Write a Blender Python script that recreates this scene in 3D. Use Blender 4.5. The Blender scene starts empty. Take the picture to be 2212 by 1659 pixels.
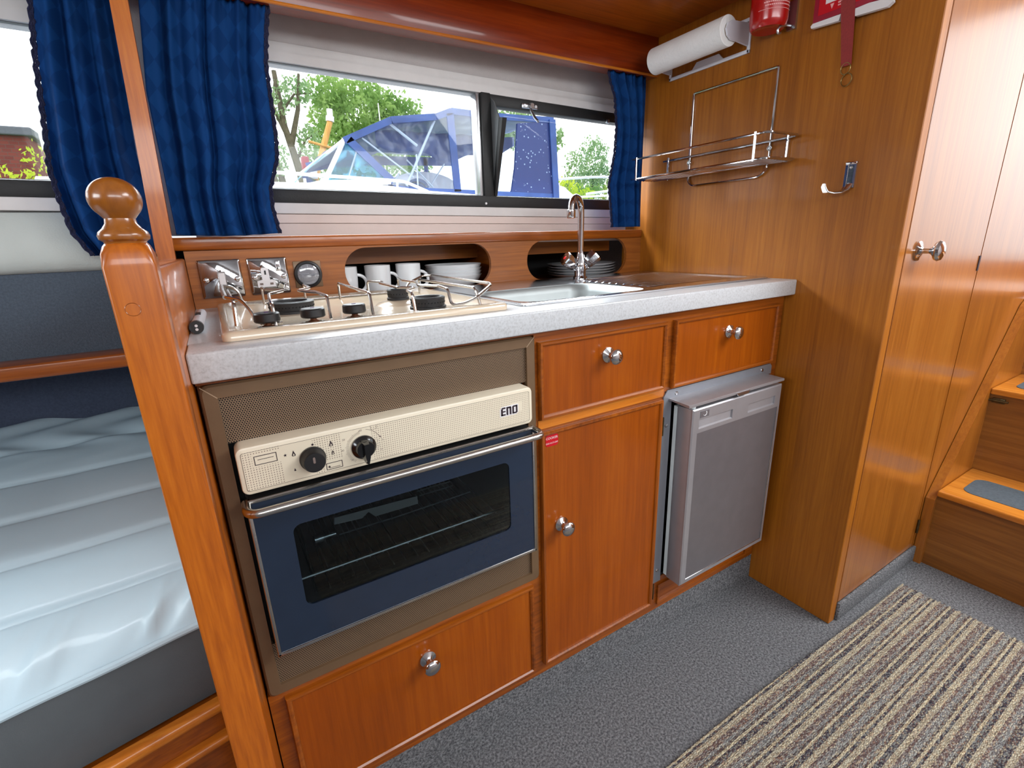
import bpy, bmesh, math, random
from mathutils import Vector, Matrix
PI = math.pi
random.seed(7)
SC = bpy.context.scene
COL = SC.collection

# ------------------------------------------------------------------ camera
cam_d = bpy.data.cameras.new('camera'); cam = bpy.data.objects.new('camera', cam_d); COL.objects.link(cam)
cam_d.sensor_width = 36.0; cam_d.lens = 36.0 * 1038.7 / 2212.0; cam_d.clip_start = 0.02; cam_d.clip_end = 200
RX = Vector((0.8548, -0.5179, -0.0335)); RY = Vector((-0.1761, -0.2288, -0.9574)); RZ = Vector((0.4882, 0.8243, -0.2867))
RZ.normalize(); RX = (RX - RX.dot(RZ) * RZ).normalized(); RY = RZ.cross(RX)
cam.matrix_world = Matrix(((RX.x, -RY.x, -RZ.x, 0.0), (RX.y, -RY.y, -RZ.y, -0.709), (RX.z, -RY.z, -RZ.z, 1.018), (0, 0, 0, 1)))
SC.camera = cam

# ------------------------------------------------------------------ colour management, world, lights
vs = SC.view_settings
vs.view_transform = 'Standard'; vs.look = 'None'; vs.gamma = 1.0; vs.use_curve_mapping = False; vs.exposure = 0.18
world = bpy.data.worlds.new('overcast_sky'); SC.world = world; world.use_nodes = True
wn = world.node_tree; wn.nodes.clear()
wo = wn.nodes.new('ShaderNodeOutputWorld'); wb = wn.nodes.new('ShaderNodeBackground')
tc = wn.nodes.new('ShaderNodeTexCoord'); sx = wn.nodes.new('ShaderNodeSeparateXYZ'); rp = wn.nodes.new('ShaderNodeValToRGB')
rp.color_ramp.elements[0].position = 0.45; rp.color_ramp.elements[0].color = (0.30, 0.34, 0.36, 1)
rp.color_ramp.elements[1].position = 0.56; rp.color_ramp.elements[1].color = (0.93, 0.97, 1.0, 1)
mp = wn.nodes.new('ShaderNodeMath'); mp.operation = 'MULTIPLY_ADD'; mp.inputs[1].default_value = 0.5; mp.inputs[2].default_value = 0.5
wn.links.new(tc.outputs['Generated'], sx.inputs[0]); wn.links.new(sx.outputs['Z'], mp.inputs[0]); wn.links.new(mp.outputs[0], rp.inputs[0])
wn.links.new(rp.outputs[0], wb.inputs['Color']); wb.inputs['Strength'].default_value = 2.1
wn.links.new(wb.outputs[0], wo.inputs[0])

def area(name, loc, target, sx_, sy_, power, col=(1, 1, 1)):
    ld = bpy.data.lights.new(name, 'AREA'); ld.shape = 'RECTANGLE'; ld.size = sx_; ld.size_y = sy_; ld.energy = power; ld.color = col
    o = bpy.data.objects.new(name, ld); COL.objects.link(o); o.location = loc
    o.rotation_euler = (Vector(target) - Vector(loc)).to_track_quat('-Z', 'Y').to_euler()
    return o
# daylight through unseen openings behind and beside the camera, plus two added lamps
area('daylight_far_windows', (0.40, -2.42, 1.58), (0.40, 0, 1.3), 2.4, 0.36, 22, (0.93, 0.97, 1.0))
area('added_sky_lamp', (0.2, 1.9, 2.65), (0.2, 0.2, 1.0), 5.0, 1.4, 620, (0.90, 0.96, 1.0))  # added lamp above the view, boosts the sky's light through both windows
area('daylight_wheelhouse', (2.05, -1.45, 2.02), (1.50, -0.95, 0), 1.25, 1.1, 58, (0.95, 0.98, 1.0))
area('added_fore_fill', (-2.05, -0.8, 1.5), (0.3, -0.1, 0.8), 1.2, 0.5, 20, (0.88, 0.95, 1.0))  # added fill from the unseen fore end, brightens mattress and bulkhead
area('daylight_companionway', (3.05, -0.78, 1.36), (0, -0.70, 1.36), 0.95, 0.95, 0.8, (0.75, 0.92, 1.0))
for nm, loc, sxx, syy in (('portal_galley_window', (0.62, 0.66, 1.28), 1.15, 0.30), ('portal_saloon_window', (-0.72, 0.66, 1.28), 1.15, 0.30)):
    p_ = area(nm, loc, (loc[0], 0, loc[2]), sxx, syy, 1)
    p_.data.cycles.is_portal = True

# ------------------------------------------------------------------ materials
M = {}
def nodes(name):
    m = bpy.data.materials.new(name); m.use_nodes = True; nt = m.node_tree
    b = nt.nodes['Principled BSDF']; M[name] = m
    return m, nt, b
def s2l(c):
    return tuple(((x / 255) / 12.92 if x / 255 <= 0.04045 else ((x / 255 + 0.055) / 1.055) ** 2.4) for x in c) + (1.0,)
def pm(name, rgb, rough=0.5, metal=0.0, coat=0.0, var=0.06, vscale=30, bump=0.0, bscale=200, spec=0.5, sheen=0.0, rough_var=0.0):
    m, nt, b = nodes(name)
    tcn = nt.nodes.new('ShaderNodeTexCoord')
    nz = nt.nodes.new('ShaderNodeTexNoise'); nz.inputs['Scale'].default_value = vscale; nz.inputs['Detail'].default_value = 3
    nt.links.new(tcn.outputs['Object'], nz.inputs['Vector'])
    r = nt.nodes.new('ShaderNodeValToRGB'); c = s2l(rgb)
    r.color_ramp.elements[0].position = 0.3; r.color_ramp.elements[1].position = 0.7
    r.color_ramp.elements[0].color = tuple(max(0, x * (1 - var)) for x in c[:3]) + (1,)
    r.color_ramp.elements[1].color = tuple(min(1, x * (1 + var)) for x in c[:3]) + (1,)
    nt.links.new(nz.outputs['Fac'], r.inputs[0]); nt.links.new(r.outputs[0], b.inputs['Base Color'])
    b.inputs['Roughness'].default_value = rough; b.inputs['Metallic'].default_value = metal
    b.inputs['Coat Weight'].default_value = coat; b.inputs['Coat Roughness'].default_value = 0.06
    b.inputs['Specular IOR Level'].default_value = spec; b.inputs['Sheen Weight'].default_value = sheen
    if bump:
        n2 = nt.nodes.new('ShaderNodeTexNoise'); n2.inputs['Scale'].default_value = bscale; n2.inputs['Detail'].default_value = 4
        nt.links.new(tcn.outputs['Object'], n2.inputs['Vector'])
        bp = nt.nodes.new('ShaderNodeBump'); bp.inputs['Strength'].default_value = bump; bp.inputs['Distance'].default_value = 0.002
        nt.links.new(n2.outputs['Fac'], bp.inputs['Height']); nt.links.new(bp.outputs[0], b.inputs['Normal'])
    return m
def wood(name, axis, dark, mid, light, rough=0.3, coat=0.35, fine=90.0, stretch=0.035, broad=7.0, coat_rough=0.08, bump=0.05, contrast=0.16, spec=0.4):
    """straight-grained lacquered teak; the grain runs along the given axis"""
    m, nt, b = nodes(name)
    tcn = nt.nodes.new('ShaderNodeTexCoord')
    def stretched(f, st, scale, det, off):
        mpn = nt.nodes.new('ShaderNodeMapping'); s = [f, f, f]; s['xyz'.index(axis)] = f * st
        mpn.inputs['Scale'].default_value = s; mpn.inputs['Location'].default_value = off
        nt.links.new(tcn.outputs['Object'], mpn.inputs['Vector'])
        n = nt.nodes.new('ShaderNodeTexNoise'); n.inputs['Scale'].default_value = scale; n.inputs['Detail'].default_value = det
        n.inputs['Roughness'].default_value = 0.6; n.inputs['Distortion'].default_value = 0.25
        nt.links.new(mpn.outputs[0], n.inputs['Vector']); return n
    a = stretched(fine, stretch, 1.6, 5, (0.3, 0.1, 0.7)); c = stretched(broad, 0.10, 1.8, 3, (3.1, 1.7, 0.2)); d = stretched(fine * 3, 0.05, 1.0, 2, (0, 5, 2))
    mx = nt.nodes.new('ShaderNodeMath'); mx.operation = 'MULTIPLY_ADD'; mx.inputs[1].default_value = 0.45
    my = nt.nodes.new('ShaderNodeMath'); my.operation = 'MULTIPLY'; my.inputs[1].default_value = 0.40
    mz = nt.nodes.new('ShaderNodeMath'); mz.operation = 'MULTIPLY_ADD'; mz.inputs[1].default_value = 0.15
    nt.links.new(c.outputs['Fac'], my.inputs[0]); nt.links.new(a.outputs['Fac'], mx.inputs[0]); nt.links.new(my.outputs[0], mx.inputs[2])
    nt.links.new(d.outputs['Fac'], mz.inputs[0]); nt.links.new(mx.outputs[0], mz.inputs[2])
    r = nt.nodes.new('ShaderNodeValToRGB'); e = r.color_ramp.elements
    e[0].position = 0.5 - contrast; e[0].color = s2l(dark); e[1].position = 0.5 + contrast; e[1].color = s2l(light)
    k = e.new(0.5); k.color = s2l(mid)
    nt.links.new(mz.outputs[0], r.inputs[0]); nt.links.new(r.outputs[0], b.inputs['Base Color'])
    b.inputs['Roughness'].default_value = rough; b.inputs['Coat Weight'].default_value = coat; b.inputs['Coat Roughness'].default_value = coat_rough; b.inputs['Specular IOR Level'].default_value = spec
    bp = nt.nodes.new('ShaderNodeBump'); bp.inputs['Strength'].default_value = bump; bp.inputs['Distance'].default_value = 0.001
    nt.links.new(mz.outputs[0], bp.inputs['Height']); nt.links.new(bp.outputs[0], b.inputs['Normal'])
    return m
TEAK = ((100, 46, 8), (140, 70, 12), (170, 92, 20))
for ax in 'xyz': wood('teak_' + ax, ax, *TEAK)
wood('door_teak_z', 'z', (112, 48, 4), (145, 68, 5), (168, 88, 10), contrast=0.27, coat=0.2, spec=0.3)
wood('splash_teak_x', 'x', (112, 60, 20), (148, 84, 30), (174, 104, 42), fine=70, rough=0.4, coat=0.15)
wood('light_oak_z', 'z', (146, 70, 12), (176, 92, 16), (194, 110, 28), fine=120, stretch=0.06, rough=0.3, coat=0.3)
wood('light_oak_x', 'x', (160, 84, 18), (192, 110, 28), (212, 134, 46), fine=80, rough=0.3, coat=0.3)
wood('bulkhead_teak_z', 'z', (122, 66, 10), (152, 88, 16), (176, 108, 26), fine=110, stretch=0.02, broad=9, rough=0.42, coat=0.12, contrast=0.2)
wood('gloss_teak_z', 'z', (116, 62, 14), (146, 84, 22), (166, 104, 36), fine=70, stretch=0.03, broad=8, rough=0.3, coat=0.7, coat_rough=0.15, contrast=0.22, bump=0.02)
wood('beam_teak_x', 'x', (96, 30, 4), (126, 42, 6), (148, 58, 12), rough=0.3, coat=0.3)
wood('ceiling_teak_x', 'x', (124, 58, 10), (162, 80, 14), (184, 100, 24), rough=0.3, coat=0.4)
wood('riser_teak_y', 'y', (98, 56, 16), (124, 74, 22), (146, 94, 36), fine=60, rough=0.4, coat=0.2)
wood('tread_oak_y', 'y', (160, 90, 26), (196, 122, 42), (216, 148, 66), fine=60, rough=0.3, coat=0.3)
wood('pine_z', 'z', (190, 136, 60), (214, 162, 84), (226, 182, 112), fine=20, rough=0.5, coat=0.0)
pm('chrome', (205, 205, 208), 0.09, 1.0, var=0.02)
pm('worn_chrome', (196, 194, 190), 0.2, 1.0, var=0.05, bump=0.15, bscale=60)
pm('mirror_plate', (170, 172, 176), 0.05, 1.0, var=0.04, bump=0.10, bscale=35)
pm('sink_steel', (196, 198, 202), 0.16, 1.0, var=0.03, bump=0.05, bscale=40)
pm('steel', (190, 192, 195), 0.28, 1.0, var=0.04)
pm('brushed_bowl', (150, 155, 155), 0.5, 0.8, var=0.03)
pm('cream_enamel', (210, 192, 168), 0.2, 0, coat=0.5, var=0.02)
pm('cream_panel', (222, 212, 190), 0.35, 0, coat=0.2, var=0.02)
pm('black_plastic', (24, 24, 26), 0.42, 0, var=0.1)
pm('gloss_black', (12, 12, 14), 0.18, 0, coat=0.4)
pm('burner_black', (34, 34, 36), 0.6, 0, var=0.25, vscale=120, bump=0.3, bscale=400)
pm('rust_brass', (110, 64, 38), 0.5, 0.5, var=0.3)
pm('brown_metal', (112, 88, 64), 0.42, 0.25, coat=0.1, var=0.05, bump=0.05, bscale=500)
pm('navy_glass', (26, 40, 60), 0.12, 0, coat=0.5, var=0.05)
pm('oven_black', (11, 11, 12), 0.75, 0, var=0.2)
pm('silver_paint', (164, 162, 166), 0.38, 0.55, var=0.03)
pm('silver_panel', (126, 122, 126), 0.42, 0.6, var=0.04, bump=0.06, bscale=900)
pm('flange_grey', (142, 146, 154), 0.36, 0.5, var=0.03)
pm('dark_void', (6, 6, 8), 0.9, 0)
pm('gasket_white', (212, 222, 224), 0.5)
pm('white_paint', (222, 222, 226), 0.4, var=0.02)
pm('window_alloy', (206, 202, 200), 0.45, var=0.03, bump=0.05)
pm('cream_vinyl', (196, 190, 188), 0.62, var=0.03, bump=0.25, bscale=300)
pm('pink_cream', (214, 196, 188), 0.5, var=0.02)
pm('saloon_vinyl', (178, 184, 180), 0.6, var=0.06, vscale=8, bump=0.3, bscale=300)
pm('rubber_black', (20, 20, 20), 0.55, var=0.2, bump=0.2, bscale=300)
pm('rubber_edge', (96, 100, 102), 0.5)
pm('china_white', (226, 228, 230), 0.14, coat=0.5, var=0.01)
pm('paper', (238, 238, 236), 0.9, var=0.02, bump=0.6, bscale=130)
pm('white_plastic', (214, 214, 222), 0.35, coat=0.2, var=0.02)
pm('red_paint', (170, 16, 14), 0.25, coat=0.5, var=0.05)
pm('red_vinyl', (190, 10, 30), 0.35, var=0.05)
pm('dark_red_vinyl', (150, 14, 44), 0.4, var=0.05)
pm('strap_red', (140, 44, 42), 0.75, var=0.12, vscale=300)
pm('label_white', (224, 222, 224), 0.5, var=0.02)
pm('ink_purple', (88, 50, 100), 0.6)
pm('ink_dark', (40, 22, 34), 0.6)
pm('ink_grey', (120, 104, 98), 0.6)
pm('pale_pink', (232, 170, 170), 0.6)
pm('grey_vinyl', (184, 208, 220), 0.46, coat=0.1, var=0.04, vscale=6, bump=0.12, bscale=40)
pm('grey_side', (84, 90, 94), 0.62, var=0.05, bump=0.2, bscale=500)
pm('blue_carpet', (70, 80, 92), 0.95, var=0.18, vscale=260, bump=0.8, bscale=500)
pm('blue_back', (74, 86, 108), 0.95, var=0.14, vscale=220, bump=0.7, bscale=500)
pm('tread_mat', (72, 82, 90), 0.8, var=0.16, vscale=160, bump=0.5, bscale=700)
pm('brass', (150, 128, 80), 0.35, 0.9, var=0.2, vscale=80)
pm('brass_dark', (84, 70, 44), 0.45, 0.8, var=0.3, vscale=80)
pm('lace_navy', (20, 24, 58), 0.9, var=0.5, vscale=420, bump=1.0, bscale=600)
pm('bottle_dark', (36, 38, 30), 0.15, coat=0.5)
pm('boat_white', (244, 244, 246), 0.25, coat=0.4, var=0.01)
pm('boat_shade', (150, 165, 180), 0.4, var=0.05)
pm('canopy_blue', (46, 78, 142), 0.55, coat=0.15, var=0.25, vscale=5, bump=0.6, bscale=6)
pm('tube_white', (220, 226, 232), 0.3, 0.3)
pm('boat_red', (150, 40, 60), 0.5)
pm('seat_blue', (26, 64, 116), 0.5)
pm('bark', (96, 88, 68), 0.9, var=0.3, vscale=14, bump=1.0, bscale=30)
pm('water', (70, 84, 84), 0.08, coat=0.4, var=0.1, vscale=2, bump=0.5, bscale=4)
pm('grass_bank', (96, 130, 60), 0.9, var=0.3, vscale=4)
pm('roof_dark', (96, 100, 108), 0.7, var=0.1)
pm('timber_pale', (170, 148, 122), 0.8, var=0.12, vscale=12)
pm('navy_green', (60, 84, 66), 0.4)

def mix_out(nt, a, b_, fac):
    out = nt.nodes['Material Output']; ms = nt.nodes.new('ShaderNodeMixShader')
    if isinstance(fac, float): ms.inputs[0].default_value = fac
    else: nt.links.new(fac, ms.inputs[0])
    nt.links.new(a, ms.inputs[1]); nt.links.new(b_, ms.inputs[2]); nt.links.new(ms.outputs[0], out.inputs['Surface'])
def pane_mat(name, tint, refl=0.06, rough=0.02, haze=0.0, haze_col=(0.8, 0.9, 1)):
    m, nt, b = nodes(name)
    tr = nt.nodes.new('ShaderNodeBsdfTransparent'); tr.inputs[0].default_value = tint + (1,)
    gl = nt.nodes.new('ShaderNodeBsdfGlossy'); gl.inputs['Roughness'].default_value = rough; gl.inputs[0].default_value = (1, 1, 1, 1)
    fr = nt.nodes.new('ShaderNodeFresnel'); fr.inputs[0].default_value = 1.45
    mu = nt.nodes.new('ShaderNodeMath'); mu.operation = 'MULTIPLY'; mu.inputs[1].default_value = refl / 0.04
    mu.use_clamp = True; nt.links.new(fr.outputs[0], mu.inputs[0])
    mix_out(nt, tr.outputs[0], gl.outputs[0], mu.outputs[0])
    if haze:
        df = nt.nodes.new('ShaderNodeBsdfDiffuse'); df.inputs[0].default_value = haze_col + (1,)
        tcn = nt.nodes.new('ShaderNodeTexCoord'); nz = nt.nodes.new('ShaderNodeTexNoise'); nz.inputs['Scale'].default_value = 5; nz.inputs['Distortion'].default_value = 2.5
        nt.links.new(tcn.outputs['Object'], nz.inputs['Vector'])
        r = nt.nodes.new('ShaderNodeValToRGB'); r.color_ramp.elements[0].position = 0.45; r.color_ramp.elements[1].position = 0.75
        r.color_ramp.elements[0].color = (haze * 0.3,) * 3 + (1,); r.color_ramp.elements[1].color = (min(1, haze * 2.2),) * 3 + (1,)
        nt.links.new(nz.outputs['Fac'], r.inputs[0])
        old = nt.nodes['Material Output'].inputs['Surface'].links[0].from_node
        mix_out(nt, old.outputs[0], df.outputs[0], r.outputs[0])
    return m
pane_mat('window_glass', (0.98, 0.99, 0.99), 0.012)
pane_mat('oven_glass', (0.62, 0.68, 0.70), 0.02)
pane_mat('clear_vinyl', (0.84, 0.92, 1.0), 0.012, 0.08, 0.10, (0.75, 0.85, 1.0))
pane_mat('screen_glass', (0.16, 0.52, 0.82), 0.012, 0.03, 0.40, (0.16, 0.50, 0.74))

def speckle(name, base, dark, light, scale, rough=0.35, coat=0.0, bump=0.0):
    m, nt, b = nodes(name)
    tcn = nt.nodes.new('ShaderNodeTexCoord')
    n1 = nt.nodes.new('ShaderNodeTexNoise'); n1.inputs['Scale'].default_value = scale; n1.inputs['Detail'].default_value = 4; n1.inputs['Roughness'].default_value = 0.7
    nt.links.new(tcn.outputs['Object'], n1.inputs['Vector'])
    r = nt.nodes.new('ShaderNodeValToRGB'); e = r.color_ramp.elements
    e[0].position = 0.33; e[0].color = s2l(dark); e[1].position = 0.66; e[1].color = s2l(light); k = e.new(0.47); k.color = s2l(base)
    nt.links.new(n1.outputs['Fac'], r.inputs[0]); nt.links.new(r.outputs[0], b.inputs['Base Color'])
    b.inputs['Roughness'].default_value = rough; b.inputs['Coat Weight'].default_value = coat
    if bump:
        bp = nt.nodes.new('ShaderNodeBump'); bp.inputs['Strength'].default_value = bump; bp.inputs['Distance'].default_value = 0.004
        nt.links.new(n1.outputs['Fac'], bp.inputs['Height']); nt.links.new(bp.outputs[0], b.inputs['Normal'])
    return m
speckle('laminate', (190, 193, 196), (174, 175, 178), (200, 203, 207), 260, 0.3, 0.15)
speckle('carpet', (94, 95, 98), (52, 53, 58), (138, 139, 142), 210, 0.95, 0.0, 1.0)

# perforated metal: staggered round holes; printed panel: square dots
def dots(name, base, dot, px, rad, stagger, rough, metal, mask=None, bump=0.0):
    m, nt, b = nodes(name)
    L = nt.links; tcn = nt.nodes.new('ShaderNodeTexCoord'); sp = nt.nodes.new('ShaderNodeSeparateXYZ'); L.new(tcn.outputs['Object'], sp.inputs[0])
    def mth(op, a, b_=None, c=None):
        n = nt.nodes.new('ShaderNodeMath'); n.operation = op
        for i, v in enumerate((a, b_, c)):
            if v is None: continue
            if isinstance(v, (int, float)): n.inputs[i].default_value = v
            else: L.new(v, n.inputs[i])
        return n.outputs[0]
    pz = px * (1.732 if stagger else 1.0)
    def lattice(ox, oz):
        u = mth('MULTIPLY', mth('SUBTRACT', mth('FRACT', mth('ADD', mth('DIVIDE', sp.outputs['X'], px), ox)), 0.5), px)
        v = mth('MULTIPLY', mth('SUBTRACT', mth('FRACT', mth('ADD', mth('DIVIDE', sp.outputs['Z'], pz), oz)), 0.5), pz)
        d = mth('SQRT', mth('ADD', mth('MULTIPLY', u, u), mth('MULTIPLY', v, v)))
        return mth('LESS_THAN', d, rad)
    f = lattice(0.0, 0.0)
    if stagger: f = mth('MAXIMUM', f, lattice(0.5, 0.5))
    if mask:
        for (x0, x1, z0, z1) in mask:
            ins = mth('MULTIPLY', mth('MULTIPLY', mth('GREATER_THAN', sp.outputs['X'], x0), mth('LESS_THAN', sp.outputs['X'], x1)),
                      mth('MULTIPLY', mth('GREATER_THAN', sp.outputs['Z'], z0), mth('LESS_THAN', sp.outputs['Z'], z1)))
            f = mth('MULTIPLY', f, mth('SUBTRACT', 1.0, ins))
    mc = nt.nodes.new('ShaderNodeMix'); mc.data_type = 'RGBA'; L.new(f, mc.inputs['Factor'])
    mc.inputs['A'].default_value = s2l(base); mc.inputs['B'].default_value = s2l(dot)
    L.new(mc.outputs['Result'], b.inputs['Base Color']); b.inputs['Roughness'].default_value = rough; b.inputs['Metallic'].default_value = metal
    if bump:
        bp = nt.nodes.new('ShaderNodeBump'); bp.invert = True; bp.inputs['Strength'].default_value = bump; bp.inputs['Distance'].default_value = 0.001
        L.new(f, bp.inputs['Height']); L.new(bp.outputs[0], b.inputs['Normal'])
    return m
dots('perforated', (140, 116, 92), (20, 12, 8), 0.0031, 0.00105, True, 0.4, 0.3, bump=0.4)
dots('printed_dots', (222, 212, 190), (146, 130, 116), 0.0033, 0.00078, False, 0.35, 0.0,
     mask=[(0.052, 0.094, -1, 1), (0.028, 0.12, 0.0615, 0.062), (0.132, 0.176, -1, 1), (0.018, 0.054, 0.038, 0.056), (0.106, 0.134, 0.004, 0.022), (0.416, 0.440, 0.028, 0.045)])

def curtain_mat():
    m, nt, b = nodes('curtain_blue')
    tcn = nt.nodes.new('ShaderNodeTexCoord'); L = nt.links
    mpn = nt.nodes.new('ShaderNodeMapping'); mpn.inputs['Rotation'].default_value = (0, 0, PI / 4); mpn.inputs['Scale'].default_value = (1, 1, 1)
    L.new(tcn.outputs['UV'], mpn.inputs['Vector'])
    ck = nt.nodes.new('ShaderNodeTexChecker'); ck.inputs['Scale'].default_value = 30
    ck.inputs['Color1'].default_value = s2l((8, 50, 102)); ck.inputs['Color2'].default_value = s2l((14, 60, 116)); L.new(mpn.outputs[0], ck.inputs['Vector'])
    L.new(ck.outputs[0], b.inputs['Base Color']); b.inputs['Roughness'].default_value = 0.8; b.inputs['Specular IOR Level'].default_value = 0.12
    bp = nt.nodes.new('ShaderNodeBump'); bp.inputs['Strength'].default_value = 0.12; bp.inputs['Distance'].default_value = 0.001
    L.new(ck.outputs['Fac'], bp.inputs['Height']); L.new(bp.outputs[0], b.inputs['Normal'])
    tl = nt.nodes.new('ShaderNodeBsdfTranslucent'); tl.inputs[0].default_value = s2l((40, 100, 175))
    mix_out(nt, b.outputs[0], tl.outputs[0], 0.1)
curtain_mat()
def leaf_mat(name, c1, c2, tr=0.45):
    m, nt, b = nodes(name); L = nt.links
    tcn = nt.nodes.new('ShaderNodeTexCoord'); nz = nt.nodes.new('ShaderNodeTexNoise'); nz.inputs['Scale'].default_value = 1.6; nz.inputs['Detail'].default_value = 5
    L.new(tcn.outputs['Object'], nz.inputs['Vector']); r = nt.nodes.new('ShaderNodeValToRGB'); r.color_ramp.elements[0].position = 0.35; r.color_ramp.elements[1].position = 0.65
    r.color_ramp.elements[0].color = s2l(c1); r.color_ramp.elements[1].color = s2l(c2)
    L.new(nz.outputs['Fac'], r.inputs[0]); L.new(r.outputs[0], b.inputs['Base Color']); b.inputs['Roughness'].default_value = 0.7
    tl = nt.nodes.new('ShaderNodeBsdfTranslucent'); L.new(r.outputs[0], tl.inputs[0]); mix_out(nt, b.outputs[0], tl.outputs[0], tr)
leaf_mat('leaf_green', (118, 160, 78), (178, 206, 122), 0.55); leaf_mat('leaf_grey', (130, 166, 112), (178, 200, 150), 0.55); leaf_mat('leaf_lime', (170, 200, 50), (214, 222, 80), 0.5)

def rug_mat():
    m, nt, b = nodes('striped_loop'); L = nt.links
    tcn = nt.nodes.new('ShaderNodeTexCoord'); sp = nt.nodes.new('ShaderNodeSeparateXYZ'); L.new(tcn.outputs['Object'], sp.inputs[0])
    # one noise sample per stripe across the mat picks the stripe's yarn
    q = nt.nodes.new('ShaderNodeMath'); q.operation = 'MULTIPLY'; q.inputs[1].default_value = 1 / 0.0050; L.new(sp.outputs['Y'], q.inputs[0])
    fl = nt.nodes.new('ShaderNodeMath'); fl.operation = 'FLOOR'; L.new(q.outputs[0], fl.inputs[0])
    gm = nt.nodes.new('ShaderNodeMath'); gm.operation = 'MULTIPLY'; gm.inputs[1].default_value = 0.3820 + 0.5; L.new(fl.outputs[0], gm.inputs[0])
    wn_ = nt.nodes.new('ShaderNodeMath'); wn_.operation = 'FRACT'; L.new(gm.outputs[0], wn_.inputs[0])
    r = nt.nodes.new('ShaderNodeValToRGB'); r.color_ramp.interpolation = 'CONSTANT'; e = r.color_ramp.elements
    cols = [(0.0, (52, 48, 62)), (0.2, (206, 194, 160)), (0.42, (120, 96, 88)), (0.6, (150, 152, 148)), (0.78, (86, 72, 66)), (0.9, (222, 208, 168))]
    e[0].position = 0; e[0].color = s2l(cols[0][1]); e[1].position = 0.2; e[1].color = s2l(cols[1][1])
    for p, c in cols[2:]: k = e.new(p); k.color = s2l(c)
    L.new(wn_.outputs[0], r.inputs[0])
    # every tuft is a cell with its own yarn colour, mixed with its stripe's colour
    mpn = nt.nodes.new('ShaderNodeMapping'); mpn.inputs['Scale'].default_value = (0.75, 1.3, 1.0); L.new(tcn.outputs['Object'], mpn.inputs['Vector'])
    nz = nt.nodes.new('ShaderNodeTexVoronoi'); nz.inputs['Scale'].default_value = 300; L.new(mpn.outputs[0], nz.inputs['Vector'])
    sc_ = nt.nodes.new('ShaderNodeSeparateColor'); L.new(nz.outputs['Color'], sc_.inputs[0])
    r2 = nt.nodes.new('ShaderNodeValToRGB'); r2.color_ramp.interpolation = 'CONSTANT'; e = r2.color_ramp.elements
    e[0].position = 0; e[0].color = s2l((44, 40, 52)); e[1].position = 0.16; e[1].color = s2l((96, 74, 70))
    for p, c in [(0.34, (138, 140, 136)), (0.56, (176, 178, 166)), (0.78, (212, 200, 170)), (0.92, (160, 122, 100))]: k = e.new(p); k.color = s2l(c)
    L.new(sc_.outputs[0], r2.inputs[0])
    mx = nt.nodes.new('ShaderNodeMix'); mx.data_type = 'RGBA'; mx.inputs['Factor'].default_value = 0.48
    L.new(r.outputs[0], mx.inputs['A']); L.new(r2.outputs[0], mx.inputs['B'])
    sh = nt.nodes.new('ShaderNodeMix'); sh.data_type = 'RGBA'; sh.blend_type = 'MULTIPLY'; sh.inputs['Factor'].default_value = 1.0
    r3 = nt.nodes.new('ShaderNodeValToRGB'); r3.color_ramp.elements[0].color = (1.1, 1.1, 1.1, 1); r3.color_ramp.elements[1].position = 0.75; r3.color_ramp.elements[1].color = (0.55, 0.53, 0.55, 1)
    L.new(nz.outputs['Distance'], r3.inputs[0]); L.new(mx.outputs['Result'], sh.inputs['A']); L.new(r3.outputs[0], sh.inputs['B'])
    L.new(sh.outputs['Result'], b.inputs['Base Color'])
    b.inputs['Roughness'].default_value = 0.95
    bp = nt.nodes.new('ShaderNodeBump'); bp.invert = True; bp.inputs['Strength'].default_value = 1.0; bp.inputs['Distance'].default_value = 0.003
    L.new(nz.outputs['Distance'], bp.inputs['Height']); L.new(bp.outputs[0], b.inputs['Normal'])
rug_mat()
def brick_mat():
    m, nt, b = nodes('red_brick'); L = nt.links
    tcn = nt.nodes.new('ShaderNodeTexCoord'); mpn = nt.nodes.new('ShaderNodeMapping'); mpn.inputs['Rotation'].default_value = (PI / 2, 0, 0)
    L.new(tcn.outputs['Object'], mpn.inputs['Vector']); br = nt.nodes.new('ShaderNodeTexBrick'); br.inputs['Scale'].default_value = 4
    br.inputs['Color1'].default_value = s2l((130, 64, 54)); br.inputs['Color2'].default_value = s2l((112, 52, 46)); br.inputs['Mortar'].default_value = s2l((104, 74, 68))
    L.new(mpn.outputs[0], br.inputs['Vector']); L.new(br.outputs[0], b.inputs['Base Color']); b.inputs['Roughness'].default_value = 0.9
brick_mat()
def canopy_wet():
    m, nt, b = nodes('canopy_wet'); L = nt.links
    tcn = nt.nodes.new('ShaderNodeTexCoord'); v = nt.nodes.new('ShaderNodeTexVoronoi'); v.inputs['Scale'].default_value = 26
    L.new(tcn.outputs['Object'], v.inputs['Vector']); r = nt.nodes.new('ShaderNodeValToRGB')
    r.color_ramp.elements[0].position = 0.10; r.color_ramp.elements[0].color = s2l((150, 172, 205)); r.color_ramp.elements[1].position = 0.2; r.color_ramp.elements[1].color = s2l((40, 58, 116))
    L.new(v.outputs['Distance'], r.inputs[0]); L.new(r.outputs[0], b.inputs['Base Color']); b.inputs['Roughness'].default_value = 0.35
canopy_wet()

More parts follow.
